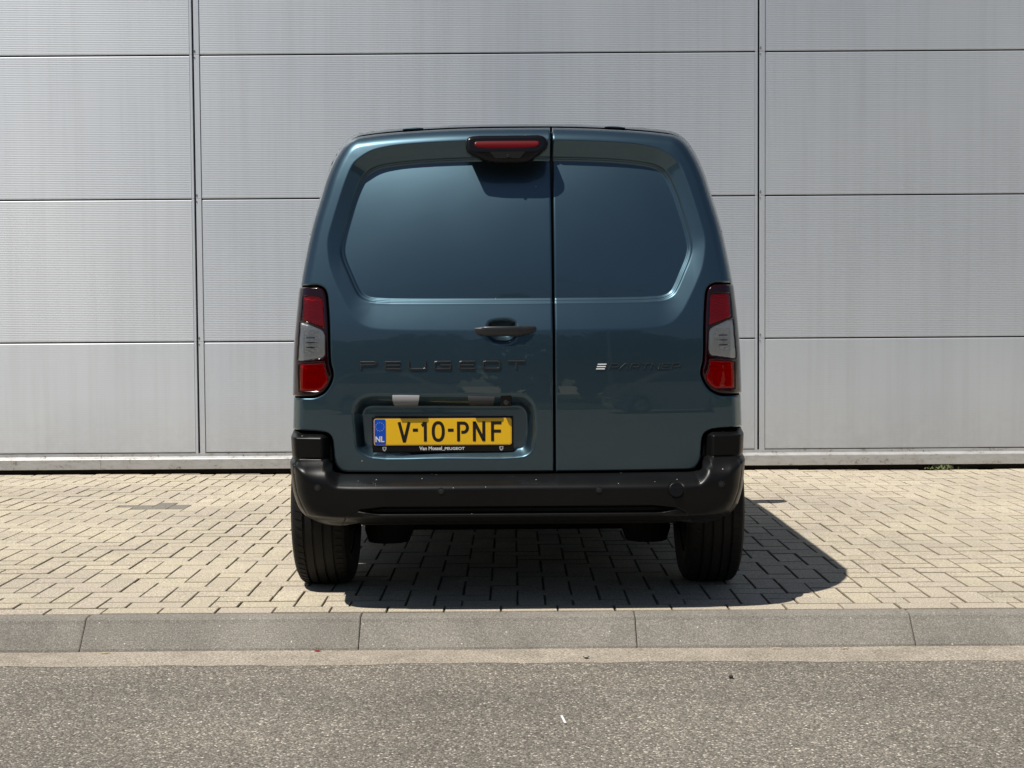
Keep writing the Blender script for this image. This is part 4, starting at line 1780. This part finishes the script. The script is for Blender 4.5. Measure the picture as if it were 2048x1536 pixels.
wv, wf = [], []
for k in range(60):
    x_ = random.gauss(0, .07)
    y_ = WY - .005 - abs(random.gauss(0, .025))
    h_ = random.uniform(.012, .045) * math.exp(-(x_ / .12) ** 2)
    a = random.uniform(0, 6.28)
    w = random.uniform(.004, .009)
    dx, dy = math.cos(a), math.sin(a)
    b = len(wv)
    wv += [(3.03 + x_ - dy * w, y_ + dx * w, .002), (3.03 + x_ + dy * w, y_ - dx * w, .002), (3.03 + x_ + dx * h_ * .6 + dy * w, y_ + dy * h_ * .3 - dx * w, h_), (3.03 + x_ + dx * h_ * 1.1, y_ + dy * h_ * .4, h_ * .8)]
    wf += [(b, b + 1, b + 2), (b, b + 2, b + 3)]
mobj("weed", wv, wf, M['grass'], label="small weed tuft growing at the foot of the clad wall", category="weed")


# ------------------------------------------------------------------ across the road, behind the camera (seen in the paint)
def m_foliage():
    t = NT("tree_foliage")
    g = t.noise(1.7, 3, 0.6, t.world())
    c = t.ramp(g, [(0.3, (0.018, 0.032, 0.012)), (0.7, (0.055, 0.085, 0.028))])
    return t.set(Base_Color=c, Roughness=0.75, Specular_IOR_Level=0.2)


M['foliage'] = m_foliage()
M['bark'] = simple("bark", (0.06, 0.05, 0.04), 0.9)
M['lawn'] = simple("lawn", (0.045, 0.07, 0.022), 0.95, spec=0.1)
M['car_silver'] = simple("silver_car_paint", (0.45, 0.46, 0.47), 0.3, metal=0.6, coat=1.0)
M['car_white'] = simple("white_car_paint", (0.62, 0.62, 0.58), 0.3, coat=1.0)
M['galv'] = simple("galvanised_steel", (0.32, 0.33, 0.34), 0.5, metal=0.6)
mobj("lawn", [(-60, -40, RZ + .02), (60, -40, RZ + .02), (60, -13.5, RZ + .02), (-60, -13.5, RZ + .02)], [(0, 1, 2, 3)], M['lawn'], kind="structure")
fv, ff = [], []
rg = np.random.default_rng(5)
for tx in np.arange(-46, 47, 4.6):
    cx_, cy_, hh_ = tx + rg.uniform(-1.5, 1.5), -25 + rg.uniform(-3, 3), rg.uniform(6.3, 8.8)
    for k in range(900):
        u = rg.normal(size=3)
        u /= np.linalg.norm(u)
        r_ = rg.uniform(.72, 1.02) * (1 + .18 * math.sin(5 * u[0] + tx) * math.sin(4 * u[2] + 2 * u[1]))
        p = np.array([cx_, cy_, hh_ * .52]) + u * np.array([3.6, 2.8, hh_ * .50]) * r_
        p[2] = max(p[2], .15)
        a = rg.normal(size=3)
        a /= np.linalg.norm(a)
        b = np.cross(a, rg.normal(size=3))
        b /= np.linalg.norm(b)
        s1 = rg.uniform(.25, .55)
        i0_ = len(fv)
        fv += [tuple(p - a * s1 - b * s1 * .7), tuple(p + a * s1 - b * s1 * .7), tuple(p + a * s1 + b * s1 * .7), tuple(p - a * s1 + b * s1 * .7)]
        ff.append((i0_, i0_ + 1, i0_ + 2, i0_ + 3))
mobj("woodland", fv, ff, M['foliage'], kind="stuff")


def parked_car(name, x, y, paint, label, L=4.4, flip=1):
    t = empty(name, (x, y, RZ), label=label, category="car", group="cars parked across the road")
    t.rotation_euler = (0, 0, 0 if flip > 0 else math.pi)
    low = dense([(-L / 2, .45), (-L / 2 + .05, .75), (-L / 2 + .25, .92), (-L / 2 + 1.0, 1.0), (0, 1.0), (L / 2 - .3, .98), (L / 2 - .05, .85), (L / 2, .5), (L / 2 - .1, .26), (0, .22), (-L / 2 + .12, .26)], 4)
    cab = dense([(-L / 2 + .95, .98), (-L / 2 + 1.75, 1.42), (-.2, 1.5), (.9, 1.46), (L / 2 - .55, 1.32), (L / 2 - .2, .96)], 4, False)
    rings = []
    for w, k in ((-.80, .93), (-.88, .985), (-.9, 1), (.9, 1), (.88, .985), (.80, .93)):
        rings.append([(p[0] * k, w, .6 + (p[1] - .6) * k) for p in low])
    loft_section(rings, "body", paint, t)
    rings = []
    for w in (-1, 1):
        rings.append([(p[0], w * (.82 - .24 * max(0, p[1] - .98)), p[1]) for p in cab])
    loft_section(rings, "cabin", paint, t)
    for w in (-1, 1):
        pts = [(p[0] * .9 + .02, 1.03 + (p[1] - .98) * .78) for p in cab]
        v = [(a, w * (.826 - .24 * max(0, z - .98)), z) for a, z in pts]
        mobj("side_window", v, [tuple(range(len(v)))], M['glass'], t)
        for ax in (-L / 2 + .85, L / 2 - .8):
            mb_ = MB()
            mb_.lathe([(-.1, 0), (-.1, .31), (.1, .31), (.105, .22), (.08, .2), (.08, 0)], 24, (ax, w * .80, .31), (0, w, 0))
            mb_.build("wheel", M['tyre'], t)
            mb_ = MB()
            mb_.lathe([(.085, .2), (.10, .05), (.10, 0)], 16, (ax, w * .80, .31), (0, w, 0))
            mb_.build("hub_cap", M['rim'], t)


parked_car("parked_car", 4.9, -8.6, M['car_silver'], "silver estate car parked across the road to the right")
parked_car("parked_car", -3.6, -9.0, M['car_white'], "off white car parked across the road to the left", 4.1, -1)
lp = empty("street_lamp", (3.6, -13, RZ), label="double armed street lamp across the road", category="lamp post")
mb = MB()
mb.tube((0, 0, 0), (0, 0, 7.6), .09, .05, 12)
mb.build("post", M['galv'], lp)
for s_ in (-1, 1):
    mb = MB()
    mb.tube((0, 0, 7.5), (s_ * 1.3, 0, 8.0), .035, seg=8)
    mb.build("arm", M['galv'], lp)
    mb = MB()
    mb.box(s_ * 1.6 - .38, s_ * 1.6 + .38, -.13, .13, 7.98, 8.10, .04)
    mb.build("lamp_head", M['galv'], lp)
